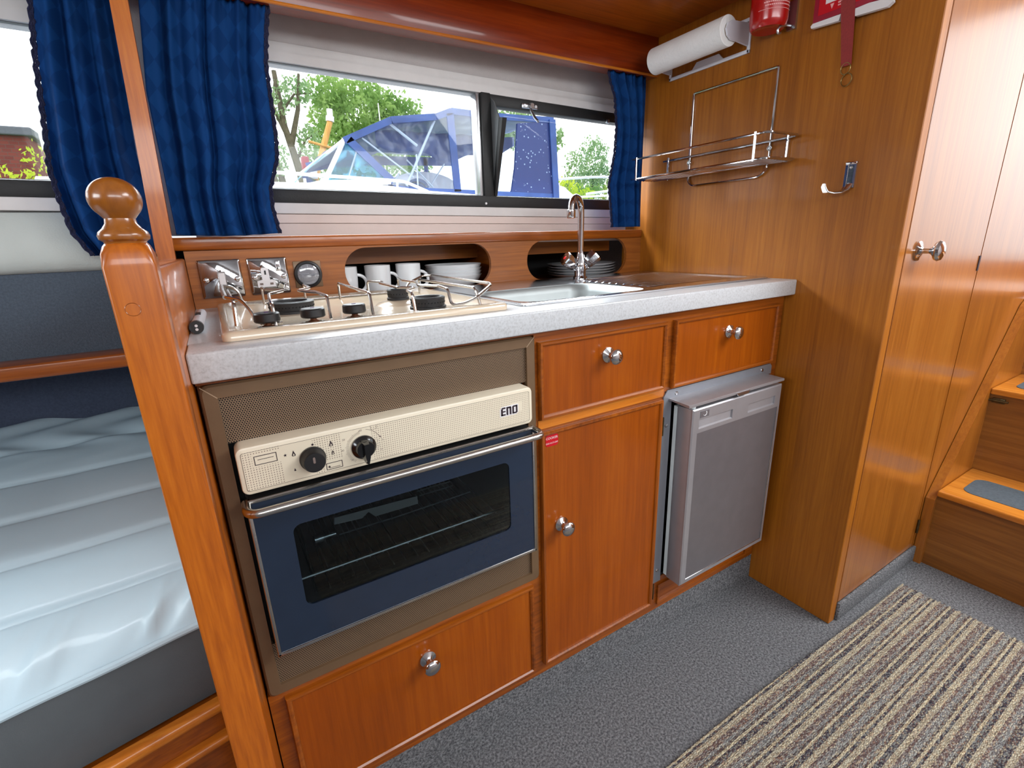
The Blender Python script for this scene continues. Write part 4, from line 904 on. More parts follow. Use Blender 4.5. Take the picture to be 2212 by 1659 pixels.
# door shell: sides and back, front face built in bands round the grips
def dband(x0, x1, z0, z1): dm.quad((x0, DYF, z0), (x1, DYF, z0), (x1, DYF, z1), (x0, DYF, z1))
bv = 0.003
dm.box(DX0, DX1, DYF + 0.004, DYB, DZ0, DZ1, bev=0.002)
part('door', dm, 'silver_paint', fr, 'fridge door shell')
fd = [o for o in fr.children if o.name.startswith('door')][-1]
G1 = (0.8700, 0.9900, 0.5960, 0.6130); G2 = (1.0500, 1.1600, 0.6010, 0.6180)
m = MB(); dm = m
zs = [DZ0 + bv, 0.1960, 0.5860, 0.5960, 0.6180, DZ1 - bv]
dband(DX0 + bv, DX1 - bv, DZ0 + bv, 0.1960); dband(DX0 + bv, 0.8660, 0.196, 0.586); dband(1.1735, DX1 - bv, 0.196, 0.586); dband(DX0 + bv, DX1 - bv, 0.586, 0.5955); dband(DX0 + bv, DX1 - bv, 0.6185, DZ1 - bv)
dband(DX0 + bv, G1[0], 0.5955, 0.6185); dband(G1[1], G2[0], 0.5955, 0.6185); dband(G2[1], DX1 - bv, 0.5955, 0.6185)
for (a, b, c, d_) in (G1, G2):
    m.quad((a, DYF, 0.5955), (b, DYF, 0.5955), (b, DYF + 0.016, 0.6060), (a, DYF + 0.016, 0.6060)); m.quad((a, DYF + 0.016, 0.6060), (b, DYF + 0.016, 0.6060), (b, DYF + 0.016, 0.6185), (a, DYF + 0.016, 0.6185)); m.quad((a, DYF + 0.016, 0.6185), (b, DYF + 0.016, 0.6185), (b, DYF, 0.6185), (a, DYF, 0.6185))
    for x in (a, b): m.bm.faces.new([m.bm.verts.new(p) for p in ((x, DYF, 0.5955), (x, DYF + 0.016, 0.6060), (x, DYF + 0.016, 0.6185), (x, DYF, 0.6185))])
O = [(DX0, DZ0), (DX1, DZ0), (DX1, DZ1), (DX0, DZ1)]; I = [(DX0 + bv, DZ0 + bv), (DX1 - bv, DZ0 + bv), (DX1 - bv, DZ1 - bv), (DX0 + bv, DZ1 - bv)]
m.loft([[(x, DYF + 0.006, z) for x, z in O], [(x, DYF + 0.0025, z) for x, z in O], [(x, DYF, z) for x, z in I]], cap=False)
part('grip_fascia', m, 'silver_paint', fd, 'door face with two moulded grips', smooth=False)
m = MB().box(0.8660, 1.1735, DYF + 0.001, DYF + 0.004, 0.1960, 0.5860)
part('inset_panel', m, 'silver_panel', fd, 'darker brushed panel', smooth=False)
m = MB().tube([(0.8660, DYF, 0.1960), (1.1735, DYF, 0.1960), (1.1735, DYF, 0.586)], 0.0012, 6)
part('panel_edge', m, 'chrome', fd)
part('gasket', MB().box(DX0 + 0.001, DX1 - 0.001, -0.0130, -0.0030, DZ0 + 0.004, DZ1 - 0.003), 'gasket_white', fd, 'pale door gasket', smooth=False)
m = MB(); y = DYF - 0.0006; 
m.prism([(x, y, z) for x, z in rrect(0.8720, 0.9020, 0.6215, 0.6375, 0.0005, 2)], (0, 0.0004, 0))
em = part('emblem_plate', m, 'silver_panel', fd, smooth=False)
m = MB(); pts = [(0.887 + 0.0055 * math.cos(math.radians(a)), y - 0.0003, 0.631 + 0.0055 * math.sin(math.radians(a))) for a in range(-150, 60, 15)]; m.tube(pts, lambda t: 0.0004 + 0.0009 * t, 6)
boxm = MB()
for a, b, c, d_ in ((0.8722, 0.9018, 0.6217, 0.6222), (0.8722, 0.9018, 0.6368, 0.6373), (0.8722, 0.8727, 0.6217, 0.6373), (0.9013, 0.9018, 0.6217, 0.6373)): boxm.box(a, b, y - 0.0003, y, c, d_)
part('emblem_border', boxm, 'flange_grey', fd, smooth=False)
part('emblem_mark', m, 'label_white', fd)
part('hinge_pin', MB().cyl((0.860, -0.047, 0.644), (0.860, -0.047, 0.652), 0.005), 'gasket_white', fd)

# ================================================================== NEWEL POST AND SIDE PANEL
np_ = thing('newel_post', 'varnished oak newel post with a turned ball finial', 'post', (-0.068, -0.099, 0.0))
m = MB(); x0, x1, y0, y1 = -0.0892, -0.0472, -0.1200, -0.0790
def sq(z, ins, c): return [(x, y, z) for x, y in rrect(x0 + ins, x1 - ins, y0 + ins, y1 - ins, c, 4)]
m.loft([sq(0.0, 0, 0.003), sq(1.006, 0, 0.003), sq(1.018, 0.0006, 0.008), sq(1.0250, 0.0025, 0.013), sq(1.0275, 0.004, 0.016)])
part('shaft', m, 'light_oak_z', np_)
cx, cy = -0.0682, -0.0995
prof = [(0.0, 1.0265), (0.0165, 1.0270), (0.0170, 1.0290), (0.0200, 1.0310), (0.0208, 1.0345), (0.0195, 1.0380), (0.0160, 1.0410), (0.0128, 1.0455), (0.0122, 1.0500)]
for k in range(1, 17):
    a = -52 + k * (142 / 16); prof.append((0.0212 * math.cos(math.radians(a)), 1.0675 + 0.0195 * math.sin(math.radians(a))))
m = MB().lathe(prof, (cx, cy, 0), 'z', 40)
part('finial', m, 'gloss_teak_z', np_, 'turned ball finial')
m = MB(); m.tube([(-0.0735 + 0.0062 * math.cos(a), -0.1200, 0.9660 + 0.0062 * math.sin(a)) for a in [2 * PI * q / 28 for q in range(28)]], 0.00035, 5, closed=True)
part('plug_ring', m, 'teak_x', np_)
t = thing('end_panel', 'varnished end panel of the galley with a slim upright above it', 'panel', (-0.067, 0.2, 0.0))
part('panel', MB().box(-0.0860, -0.0480, -0.0785, 0.52, 0.0, 1.004, bev=0.004, seg=3), 'light_oak_z', t)
part('upright', MB().hexa([(-0.0885, 0.440, 1.000), (-0.0590, 0.440, 1.000), (-0.0590, 0.465, 1.000), (-0.0885, 0.465, 1.000)], [(-0.0630, 0.440, 1.570), (-0.0390, 0.440, 1.570), (-0.0390, 0.465, 1.570), (-0.0630, 0.465, 1.570)]), 'light_oak_z', t, 'slim upright strip', smooth=False)
t = thing('small_bottle', 'tiny dark bottle with a pale label behind the newel post', 'bottle', (-0.100, 0.420, 0.988))
part('bottle_body', MB().lathe([(0.0, 0), (0.010, 0), (0.0105, 0.002), (0.0105, 0.026), (0.006, 0.031), (0.005, 0.038), (0.0, 0.038)], (-0.097, 0.440, 0.9895), 'z', 20), 'bottle_dark', t)
part('bottle_label', MB().lathe([(0.0108, 0.008), (0.0108, 0.021)], (-0.097, 0.440, 0.9895), 'z', 20, cap=False), 'timber_pale', t)

# ================================================================== SALOON BERTH AT THE LEFT
def fl_pt(s, off, z):   # along the berth front (s to the left from the end panel), off into the berth
    dx, dy = -0.978, -0.208; nx, ny = -0.208 * -1, 0.978
    return Vector((-0.086 + dx * s - 0.208 * off * 0, 0.022 + dy * s + off, z))
t = thing('berth_base', 'varnished berth front with two moulded rails below the grey mattress', 'berth', (-0.6, 0.1, 0.0))
L_ = 1.55
def rail(o0, o1, z0, z1, r):
    m = MB(); sec = [(o0 + r * (1 - math.cos(math.radians(a))) if True else 0, z0 + r * (1 - math.sin(math.radians(a)))) for a in (90, 60, 30, 0)] + [(o0, z1 - r * 1.0), (o0 + r * 0.13, z1 - r * 0.5), (o0 + r * 0.5, z1 - r * 0.13), (o0 + r, z1), (o1, z1), (o1, z0)]
    m.loft([[tuple(fl_pt(s, o, z)) for o, z in sec] for s in (0.0, L_)]); return m
part('top_rail', rail(-0.020, -0.0032, 0.352, 0.3720, 0.008), 'light_oak_x', t)
part('lower_rail', rail(-0.018, -0.0022, 0.292, 0.3080, 0.007), 'light_oak_x', t)
m = MB().loft([[tuple(fl_pt(s, o, z)) for o, z in ((-0.002, 0.0), (0.02, 0.0), (0.02, 0.364), (-0.002, 0.364))] for s in (0.0, L_)])
part('front_board', m, 'teak_x', t, smooth=False)
part('base_board', MB().box(-1.6, -0.086, 0.10, 0.86, 0.33, 0.365), 'teak_x', t, smooth=False)
mt = thing('mattress', 'grey vinyl berth mattress with stitched seams and piped edge', 'mattress', (-0.6, 0.4, 0.366))
random.seed(3)
wr = [(random.uniform(0.0, 1.3), random.uniform(0.012, 0.03), random.uniform(-0.5, -0.1), random.uniform(0.0015, 0.004), random.uniform(0.05, 0.12)) for _ in range(46)]
def top(u, v):
    s = 0.006 + u * 1.35; off = 0.004 + v ** 1.15 * 0.835
    yb = off / (1 + 0.0 * s); p = fl_pt(s, 0, 0); edge = p.y
    y = edge + 0.004 + (0.862 - edge - 0.004) * v ** 1.1
    z = 0.500 + 0.016 * (1 - math.exp(-(y - edge) / 0.045)) + 0.085 * ((y - edge) / 0.8) ** 1.7
    for k, sd in enumerate((0.155, 0.310, 0.460, 0.605, 0.745)):
        ys = edge * 0.45 + sd + 0.0; d = y - ys
        z -= 0.0060 * math.exp(-(d / 0.007) ** 2); 
    ph = (y - edge * 0.45 - 0.005) / 0.15 * PI
    z += 0.0050 * abs(math.sin(ph)) ** 0.7 * min(1, (y - edge) / 0.05)
    for (ws, ww, sl, wa, wl) in wr:
        dd = (y - edge); q = s - ws - sl * dd
        z += wa * math.exp(-(q / ww * 3.0) ** 2) * math.exp(-((dd - 0.03) / wl) ** 2) * (1 - math.exp(-(dd / 0.012) ** 2))
    z += 0.0014 * math.sin(s * 60 + y * 33) * math.exp(-((y - edge - 0.03) / 0.04) ** 2) * (1 - math.exp(-((y - edge) / 0.01) ** 2)) + 0.0012 * math.sin(s * 23 + y * 9) * math.sin(y * 17 - s * 5)
    if y > 0.62: z += 0.006 * math.sin(s * 34 + 3 * math.sin(y * 30)) * (y - 0.62) / 0.2
    return (p.x, y, z)
m = MB().grid(200, 150, top)
part('cushion_top', m, 'grey_vinyl', mt, angle=180)
m = MB()
def side(u, v):
    s = 0.006 + u * 1.35; p = fl_pt(s, 0, 0); b = math.sin(v * PI) * 0.007
    return (p.x, p.y + 0.004 - b + 0.006 * v, 0.4985 - v * 0.130)
m.grid(80, 10, side)
part('cushion_side', m, 'grey_side', mt, 'darker side band', angle=180)
m = MB().tube([tuple(fl_pt(0.006 + s * 1.35 / 60, 0.001 + 0.0012 * math.sin(s * 0.9), 0.5010)) for s in range(61)], 0.0052, 8)
part('piping', m, 'grey_vinyl', mt, 'piped edge')
t = single('shelf_rail', MB().box(-1.6, -0.088, 0.500, 0.577, 0.7985, 0.8270, bev=0.005, seg=3), 'teak_x', 'varnished shelf edge along the blue carpeted hull side, above the mattress', 'shelf')

# ================================================================== CURTAINS
def lerp_tab(tab, z):
    tab = sorted(tab)
    if z <= tab[0][0]: return tab[0][1]
    for (a, b), (c, d_) in zip(tab, tab[1:]):
        if z <= c: return b + (d_ - b) * (z - a) / (c - a)
    return tab[-1][1]
def curtain(name, label, z0, z1, left, right, yb, nf, amp, seed, lace_side, lw=0.006, hem=None, group='blue curtains at the windows'):
    rnd = random.Random(seed); ph = [rnd.uniform(0, 6.28) for _ in range(6)]; fq = [nf, nf * 1.63, nf * 0.6]
    loc = ((lerp_tab(left, z0) + lerp_tab(right, z0)) / 2, yb, z0)
    t = thing(name, label, 'curtain', loc, group)
    def pos(u, v):
        zb = z0 + (hem(u) if hem else 0.0); z = z1 + (zb - z1) * v
        L_, R__ = lerp_tab(left, z), lerp_tab(right, z); du = 0.018 * math.sin(2 * PI * fq[2] * u + ph[3] + v * 2) * (0.3 + v)
        x = L_ + (R__ - L_) * min(1, max(0, u + du * min(u, 1 - u) * 4))
        gather = math.exp(-v / 0.05); a = amp * (0.55 + 0.5 * v)
        y = yb + a * math.sin(2 * PI * fq[0] * u + ph[0] + 0.6 * math.sin(3 * v + ph[4])) + a * 0.45 * math.sin(2 * PI * fq[1] * u + ph[1] + 0.8 * v)
        y += gather * 0.0035 * math.sin(2 * PI * nf * 3.1 * u + ph[2]) - 0.004 * math.exp(-((v - 0.045) / 0.012) ** 2) * 0
        return (x, y, z)
    W_ = abs(right[0][1] - left[0][1]) * 1.7
    m = MB().grid(150, 60, pos, uv=lambda u, v: (u * W_, v * (z1 - z0)))
    part('cloth', m, 'curtain_blue', t, solid=0.0012, angle=180)
    u_ = 0.0 if lace_side == 'l' else 1.0; sg = -1 if lace_side == 'l' else 1
    P = [Vector(pos(u_, v / 80)) + Vector((sg * (lw * 0.75 + 0.0012 * math.sin(v * 1.7 + seed)), 0.001 * math.sin(v * 2.3), 0)) for v in range(81)]
    m = MB()
    for k in (-1, 0, 1): m.tube([p + Vector((k * lw * 0.55, 0.0012 * math.sin(i * 2.1 + k * 2), 0)) for i, p in enumerate(P)], lambda q, k=k: lw * (0.36 + 0.10 * math.sin(q * 230 + k * 2)), 6)
    part('lace_edging', m, 'lace_navy', t, 'dark crocheted edging')
    return t
curtain('curtain', 'short narrow blue curtain at the right end of the galley window', 1.046, 1.474, [(1.046, 1.098), (1.12, 1.091), (1.17, 1.084), (1.26, 1.105), (1.33, 1.110), (1.41, 1.099), (1.45, 1.078), (1.476, 1.070)], [(1.046, 1.226), (1.476, 1.222)], 0.489, 4.0, 0.010, 11, 'l', lw=0.0048)
curtain('curtain', 'wide blue curtain at the left end of the galley window, above the switch', 1.050, 1.474, [(1.05, -0.050), (1.30, -0.048), (1.476, -0.026)], [(1.05, 0.134), (1.10, 0.128), (1.14, 0.130), (1.20, 0.152), (1.24, 0.156), (1.37, 0.158), (1.43, 0.168), (1.476, 0.178)], 0.490, 5.5, 0.012, 5, 'r', lw=0.0048, hem=lambda u: -0.004 * math.sin(u * 3))
curtain('curtain', 'blue curtain bunched behind the newel post at the saloon window', 1.016, 1.474, [(1.014, -0.188), (1.06, -0.210), (1.116, -0.215), (1.169, -0.217), (1.25, -0.206), (1.335, -0.196), (1.42, -0.182), (1.476, -0.175)], [(1.014, -0.084), (1.20, -0.088), (1.476, -0.070)], 0.517, 3.2, 0.016, 21, 'l', lw=0.0048)

# ================================================================== THINGS ON THE BULKHEAD
XB = 1.245
t = thing('wire_rack', 'chrome wire spice rack hanging on the teak bulkhead', 'rack', (1.20, 0.22, 1.15))
m = MB(); xw = XB - 0.004
m.tube([(xw, 0.327, 1.185), (xw, 0.327, 1.394), (xw, 0.082, 1.394), (xw, 0.082, 1.185)], 0.0030, 8, fillet=0.004)
m.tube([(xw, 0.327, 1.20), (xw - 0.002, 0.327, 1.165), (xw - 0.004, 0.310, 1.152), (xw - 0.004, 0.104, 1.152), (xw - 0.002, 0.084, 1.165), (xw, 0.082, 1.20)], 0.0026, 8, fillet=0.012)
part('back_frame', m, 'chrome', t)
ya, yb_, xf, xr = 0.452, 0.006, 1.1350, XB - 0.007
m = MB(); m.tube([(xf, ya, 1.236), (xf, yb_ + 0.018, 1.236), (xr, yb_, 1.232), (xr, ya - 0.03, 1.232)], 0.0031, 8, fillet=0.02)
part('top_rail', m, 'chrome', t)
m = MB(); m.tube([(xf, ya, 1.181), (xf, yb_ + 0.018, 1.181), (xr, yb_ + 0.003, 1.181), (xr, ya - 0.03, 1.181)], 0.0030, 8, fillet=0.02)
for k in range(1, 9): x = xf + (xr - xf) * k / 9; m.tube([(x, ya - 0.004, 1.1785), (x, yb_ + 0.016, 1.1785)], 0.0018, 6)
for y in (ya - 0.012, 0.02, 0.24): m.tube([(xf, y, 1.1795), (xr, y, 1.1795)], 0.0020, 6)
part('tray', m, 'chrome', t)
for x, y in ((xf, ya - 0.020), (xf, 0.053), (xr, 0.036), (xr, ya - 0.05)):
    part('strut', MB().tube([(x - 0.002, y, 1.177), (x - 0.002, y, 1.240)], 0.0029, 8), 'chrome', t)
for y in (0.327, 0.082): part('fixing_eye', MB().tube([(xw - 0.003, y + 0.005 * math.cos(a), 1.216 + 0.005 * math.sin(a)) for a in [2 * PI * q / 16 for q in range(16)]], 0.0016, 6, closed=True).cyl((xw - 0.004, y, 1.216), (XB, y, 1.216), 0.0026), 'steel', t)
# kitchen roll
t = thing('towel_holder', 'white plastic kitchen roll holder on the bulkhead', 'holder', (1.20, 0.29, 1.45))
m = MB(); xw = XB
m.box(xw - 0.006, xw, 0.165, 0.420, 1.447, 1.456, bev=0.002).box(xw - 0.006, xw, 0.165, 0.173, 1.447, 1.525, bev=0.002).box(xw - 0.006, xw, 0.412, 0.420, 1.447, 1.525, bev=0.002).box(xw - 0.006, xw, 0.165, 0.420, 1.517, 1.525, bev=0.002)
m.prism([(xw - 0.004, 0.24, 1.455), (xw - 0.004, 0.34, 1.455), (xw - 0.004, 0.325, 1.471), (xw - 0.004, 0.255, 1.471)], (0.004, 0, 0))
part('wall_frame', m, 'white_plastic', t)
for y, nm_ in ((0.168, 'arm'), (0.413, 'arm')):
    m = MB(); dd = 0.005
    oo = [(xw, 1.462), (xw - 0.050, 1.466), (xw - 0.074, 1.466), (xw - 0.088, 1.474), (xw - 0.094, 1.487), (xw - 0.088, 1.500), (xw - 0.074, 1.507), (xw - 0.050, 1.508), (xw, 1.512)]
    m.prism([(x, y, z) for x, z in oo], (0, dd, 0)); part(nm_, m, 'white_plastic', t)
tr_ = thing('kitchen_roll', 'roll of white kitchen paper hanging in its holder', 'paper roll', (1.165, 0.29, 1.455))
RXc, RZc, Rr = 1.170, 1.487, 0.0335
m = MB(); n = 60; ring = lambda y, r: [(RXc + r * math.cos(2 * PI * k / n), y, RZc + r * math.sin(2 * PI * k / n)) for k in range(n)]
m.loft([ring(0.4105, 0.017), ring(0.4105, Rr - 0.001), ring(0.4095, Rr), ring(0.1765, Rr), ring(0.1755, Rr - 0.001), ring(0.1755, 0.017), ring(0.4105, 0.017)], cap=False)
part('paper', m, 'paper', tr_)
part('core', MB().cyl((RXc, 0.1745, RZc), (RXc, 0.4115, RZc), 0.0165, seg=30), 'timber_pale', tr_)
# extinguisher
ex = thing('fire_extinguisher', 'red fire extinguisher strapped to the bulkhead beside the kitchen roll', 'extinguisher', (1.200, 0.085, 1.462))
ec = (1.197, 0.092)
m = MB().lathe([(0.0, 0.006), (0.020, 0.004), (0.034, 0.0), (0.038, 0.004), (0.0405, 0.014), (0.0405, 0.27), (0.034, 0.30), (0.018, 0.315), (0.016, 0.33), (0.0, 0.33)], (ec[0], ec[1], 1.464), 'z', 48)
part('cylinder', m, 'red_paint', ex)
m = MB(); m.lathe([(0.0408, 0.045), (0.0408, 0.20)], (ec[0], ec[1], 1.464), 'z', 48, cap=False)
# lettering runs round the front of the bottle, read from the cabin
m = MB()
def around(txt, a_start, z, size, step, m):
    for i, ch in enumerate(txt):
        a = math.radians(a_start + i * step); c, s_ = math.cos(a), math.sin(a)
        if ch != ' ': text_mb(ch, size, (ec[0] + 0.0409 * c, ec[1] + 0.0409 * s_, z), (-s_, c, 0), (0, 0, 1), mb=m)
around('VAPT', 196, 1.5190, 0.019, 21, m)
for zz, st in ((1.5060, 196), (1.5000, 200)): 
    for k in range(16): a = math.radians(st + k * 6); c, s_ = math.cos(a), math.sin(a); m.prism([(ec[0] + 0.0409 * c, ec[1] + 0.0409 * s_, zz), (ec[0] + 0.0409 * math.cos(a + 0.08), ec[1] + 0.0409 * math.sin(a + 0.08), zz), (ec[0] + 0.0409 * math.cos(a + 0.08), ec[1] + 0.0409 * math.sin(a + 0.08), zz + 0.0022), (ec[0] + 0.0409 * c, ec[1] + 0.0409 * s_, zz + 0.0022)], (0.0001, 0, 0))
m.tube([(ec[0] + 0.0407 * math.cos(math.radians(a)), ec[1] + 0.0407 * math.sin(math.radians(a)), 1.4940) for a in range(180, 300, 5)], 0.0006, 5)
part('label_print', m, 'pale_pink', ex, smooth=False)
m = MB().tube([(1.236, 0.062, 1.470), (1.214, 0.060, 1.467), (1.196, 0.062, 1.462), (1.188, 0.062, 1.455), (1.192, 0.062, 1.447), (1.201, 0.062, 1.450)], 0.0026, 8, fillet=0.004)
m.box(1.238, 1.2448, 0.052, 0.072, 1.462, 1.52)
part('bracket_hook', m, 'steel', ex)
# fire blanket pack
fb = thing('fire_blanket', 'red fire blanket pack with a hanging pull strap', 'fire blanket', (1.235, -0.07, 1.30))
y0, y1 = -0.146, 0.006
m = MB().box(XB - 0.020, XB - 0.001, y0, y1, 1.452, 1.72, bev=0.004)
part('pack', m, 'dark_red_vinyl', fb)
part('front_print', MB().box(XB - 0.0208, XB - 0.0200, y0 + 0.012, y1 - 0.012, 1.463, 1.71), 'red_vinyl', fb, 'brighter red printed front', smooth=False)
part('white_label', MB().box(XB - 0.0214, XB - 0.0208, y0 + 0.022, y1 - 0.026, 1.480, 1.700), 'label_white', fb, smooth=False)
m = text_mb('GLASS FIBRE', 0.0125, (XB - 0.0218, -0.07, 1.489), (0, -1, 0), (0, 0, 1)); part('label_text', m, 'ink_purple', fb, smooth=False)
m = MB().prism([(XB - 0.0212, -0.030, 1.477), (XB - 0.0212, -0.038, 1.477), (XB - 0.0212, -0.034, 1.467)], (0.0002, 0, 0)).box(XB - 0.0212, XB - 0.0209, -0.105, -0.046, 1.473, 1.4765).box(XB - 0.0212, XB - 0.0209, -0.095, -0.046, 1.4685, 1.4708)
part('small_print', m, 'pale_pink', fb, smooth=False)
part('base_flap', MB().prism([(XB - 0.018, 0.005, 1.4530), (XB - 0.018, 0.009, 1.449), (XB - 0.018, 0.007, 1.4445), (XB - 0.018, -0.050, 1.4405), (XB - 0.018, -0.053, 1.4520)], (0.010, 0, 0)).prism([(XB - 0.018, -0.080, 1.4520), (XB - 0.018, -0.082, 1.4380), (XB - 0.018, -0.140, 1.4340), (XB - 0.018, -0.149, 1.4400), (XB - 0.018, -0.147, 1.4480), (XB - 0.018, -0.105, 1.4530)], (0.010, 0, 0)), 'label_white', fb, 'white fabric flap', smooth=False)
m = MB().hexa([(XB - 0.0225, -0.052, 1.475), (XB - 0.0205, -0.052, 1.475), (XB - 0.0205, -0.080, 1.475), (XB - 0.0225, -0.080, 1.475)], [(XB - 0.008, -0.063, 1.352), (XB - 0.006, -0.063, 1.352), (XB - 0.006, -0.083, 1.352), (XB - 0.008, -0.083, 1.352)])
part('pull_strap', m, 'strap_red', fb, smooth=False)
m = MB().tube([(XB - 0.008, -0.073 + 0.0095 * math.cos(a), 1.347 + 0.011 * math.sin(a)) for a in [2 * PI * q / 24 for q in range(24)]], 0.0011, 6, closed=True)
m.tube([(XB - 0.006 + 0.003 * math.cos(a), -0.077 + 0.012 * math.cos(a), 1.325 + 0.012 * math.sin(a)) for a in [2 * PI * q / 28 for q in range(28)]], 0.0011, 6, closed=True)
part('key_ring', m, 'brass', fb)
# coat hook
hk = thing('coat_hook', 'single chrome coat hook on the bulkhead right of the wire rack', 'hook', (1.235, -0.11, 1.10))
m = MB().prism([(XB - 0.0, -0.103, 1.158), (XB - 0.0, -0.124, 1.158), (XB - 0.0, -0.124, 1.104), (XB - 0.0, -0.103, 1.104)], (-0.003, 0, 0)).box(XB - 0.007, XB, -0.125, -0.102, 1.152, 1.158, bev=0.001)
m.box(XB - 0.006, XB - 0.003, -0.1245, -0.120, 1.104, 1.155).box(XB - 0.006, XB - 0.003, -0.107, -0.1025, 1.104, 1.155)
part('back_plate', m, 'chrome', hk)
part('back_plate_face', MB().box(XB - 0.0036, XB - 0.003, -0.119, -0.108, 1.110, 1.150), 'blue_carpet', hk, smooth=False)
prof_ = [(XB - 0.004, -0.113, 1.112), (XB - 0.009, -0.110, 1.101), (XB - 0.022, -0.104, 1.0945), (XB - 0.040, -0.097, 1.0935), (XB - 0.052, -0.091, 1.097), (XB - 0.057, -0.088, 1.108), (XB - 0.056, -0.088, 1.114)]
m = MB(); rings = []
for i, p in enumerate(prof_):
    w = (0.010, 0.010, 0.009, 0.008, 0.007, 0.006, 0.0035)[i]; tt = 0.0018; a = Vector(prof_[max(0, i - 1)]); b = Vector(prof_[min(len(prof_) - 1, i + 1)]); d = (b - a).normalized(); s_ = Vector((0.28, 0.96, 0)).normalized(); nn = d.cross(s_).normalized(); c = Vector(p)
    rings.append([c + s_ * w * ca + nn * tt * sa for ca, sa in ((1, 0.4), (0.85, 1), (-0.85, 1), (-1, 0.4), (-1, -0.4), (-0.85, -1), (0.85, -1), (1, -0.4))])
m.loft(rings); part('prong', m, 'chrome', hk)
for z in (1.146, 1.112): part('screw', MB().lathe([(0.0, 0), (0.004, 0), (0.003, 0.0015), (0.0, 0.002)], (XB - 0.0036, -0.1135, z), 'x', 14, sgn=-1), 'steel', hk)

# ================================================================== STEPS AND MAT
st = thing('steps', 'varnished companionway steps with dark anti slip pads', 'steps', (2.2, -0.7, 0.0))
Ya, Yb2 = -0.2555, -1.25
m = MB().prism([(1.734, Ya, 0.0), (1.734, Ya, 0.225), (2.150, Ya, 0.765), (2.185, Ya, 0.785), (2.94, Ya, 0.785), (2.94, Ya, 0.0)], (0, 0.023, 0))
part('stringer', m, 'gloss_teak_z', st, smooth=False)
for k, (xa, za) in enumerate(((1.748, 0.0), (1.996, 0.257), (2.250, 0.532))):
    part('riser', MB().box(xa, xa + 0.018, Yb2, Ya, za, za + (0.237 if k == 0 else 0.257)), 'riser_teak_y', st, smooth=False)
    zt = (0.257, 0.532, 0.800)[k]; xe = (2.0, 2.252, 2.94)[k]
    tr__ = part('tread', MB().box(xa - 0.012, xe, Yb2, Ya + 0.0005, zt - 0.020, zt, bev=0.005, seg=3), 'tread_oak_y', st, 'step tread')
    if k < 2:
        o = rrect(xa + 0.040, xa + 0.175, -1.1, -0.292, 0.03, 6)
        part('anti_slip_pad', MB().prism([(x, y, zt) for x, y in o], (0, 0, 0.0014)), 'tread_mat', tr__, 'dark anti slip pad', smooth=False)
m = MB().box(1.988, 1.996, -0.292, -0.262, 0.487, 0.502, bev=0.001).cyl((1.987, -0.300, 0.4945), (1.987, -0.255, 0.4945), 0.0032).box(1.985, 1.990, -0.286, -0.278, 0.492, 0.503, bev=0.001)
part('barrel_bolt', m, 'brass_dark', st, 'small tarnished bolt')
rg = thing('floor_mat', 'long striped brown, cream and grey mat on the carpet', 'mat', (0.9, -0.6, 0.0))
def rugtop(u, v):
    x = 0.10 + u * 1.478; y = -0.266 - v * 0.70 - 0.004 * math.sin(u * 9) * (1 - v) - (x - 1.578) * 0.012
    e = 0.0035 * math.sin(v * 400)
    if u == 1: x += e
    z = 0.0088 - (0.004 if (u in (0, 1) or v in (0, 1)) else 0) + 0.0004 * math.sin(v * 0.70 / 0.0100 * 2 * PI)
    return (x, y, z)
m = MB().grid(60, 330, rugtop)
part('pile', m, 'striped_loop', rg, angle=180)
m = MB(); 
bmb = [(0.10, -0.966), (1.578, -0.966), (1.578, -0.266), (0.10, -0.262)]
m.prism([(x, y, 0.0005) for x, y in bmb], (0, 0, 0.0045)); part('backing', m, 'rubber_edge', rg, smooth=False)
# carpet tuft line along the bulkhead foot

# ================================================================== OUTSIDE
struct('ground', MB().box(-40, 60, 7.5, 60, -0.9, -0.3), 'grass_bank', smooth=False)
struct('ground_water', MB().box(-40, 60, 0.95, 7.5, -1.0, -0.75), 'water', smooth=False)
bt = thing('motor_cruiser', 'white motor cruiser with blue canopy moored alongside', 'boat', (2.0, 4.0, -0.8))
secs = []
for x in (-0.9, -0.6, -0.2, 0.4, 1.1, 1.5, 3.0, 4.6, 5.2):
    f = min(1, max(0, (x + 0.92) / 1.2)) ** 0.5; ctr = 4.0; hw = 0.15 + 0.95 * f
    zt = 1.425 if x < 1.2 else (1.39 if x < 1.6 else 1.32)
    zt += 0.05 * (1 - f)
    secs.append([(x, ctr - hw * 0.55, -0.8), (x, ctr - hw * 0.95, 0.2), (x, ctr - hw, zt - 0.12), (x, ctr - hw + 0.01, zt), (x, ctr - hw * 0.5, zt + 0.06), (x, ctr + hw * 0.5, zt + 0.06), (x, ctr + hw, zt), (x, ctr + hw, zt - 0.1), (x, ctr + hw * 0.95, 0.2), (x, ctr + hw * 0.55, -0.8)])
part('hull', MB().loft(secs), 'boat_white', bt, 'white hull and deck', angle=40)
YB = 3.0
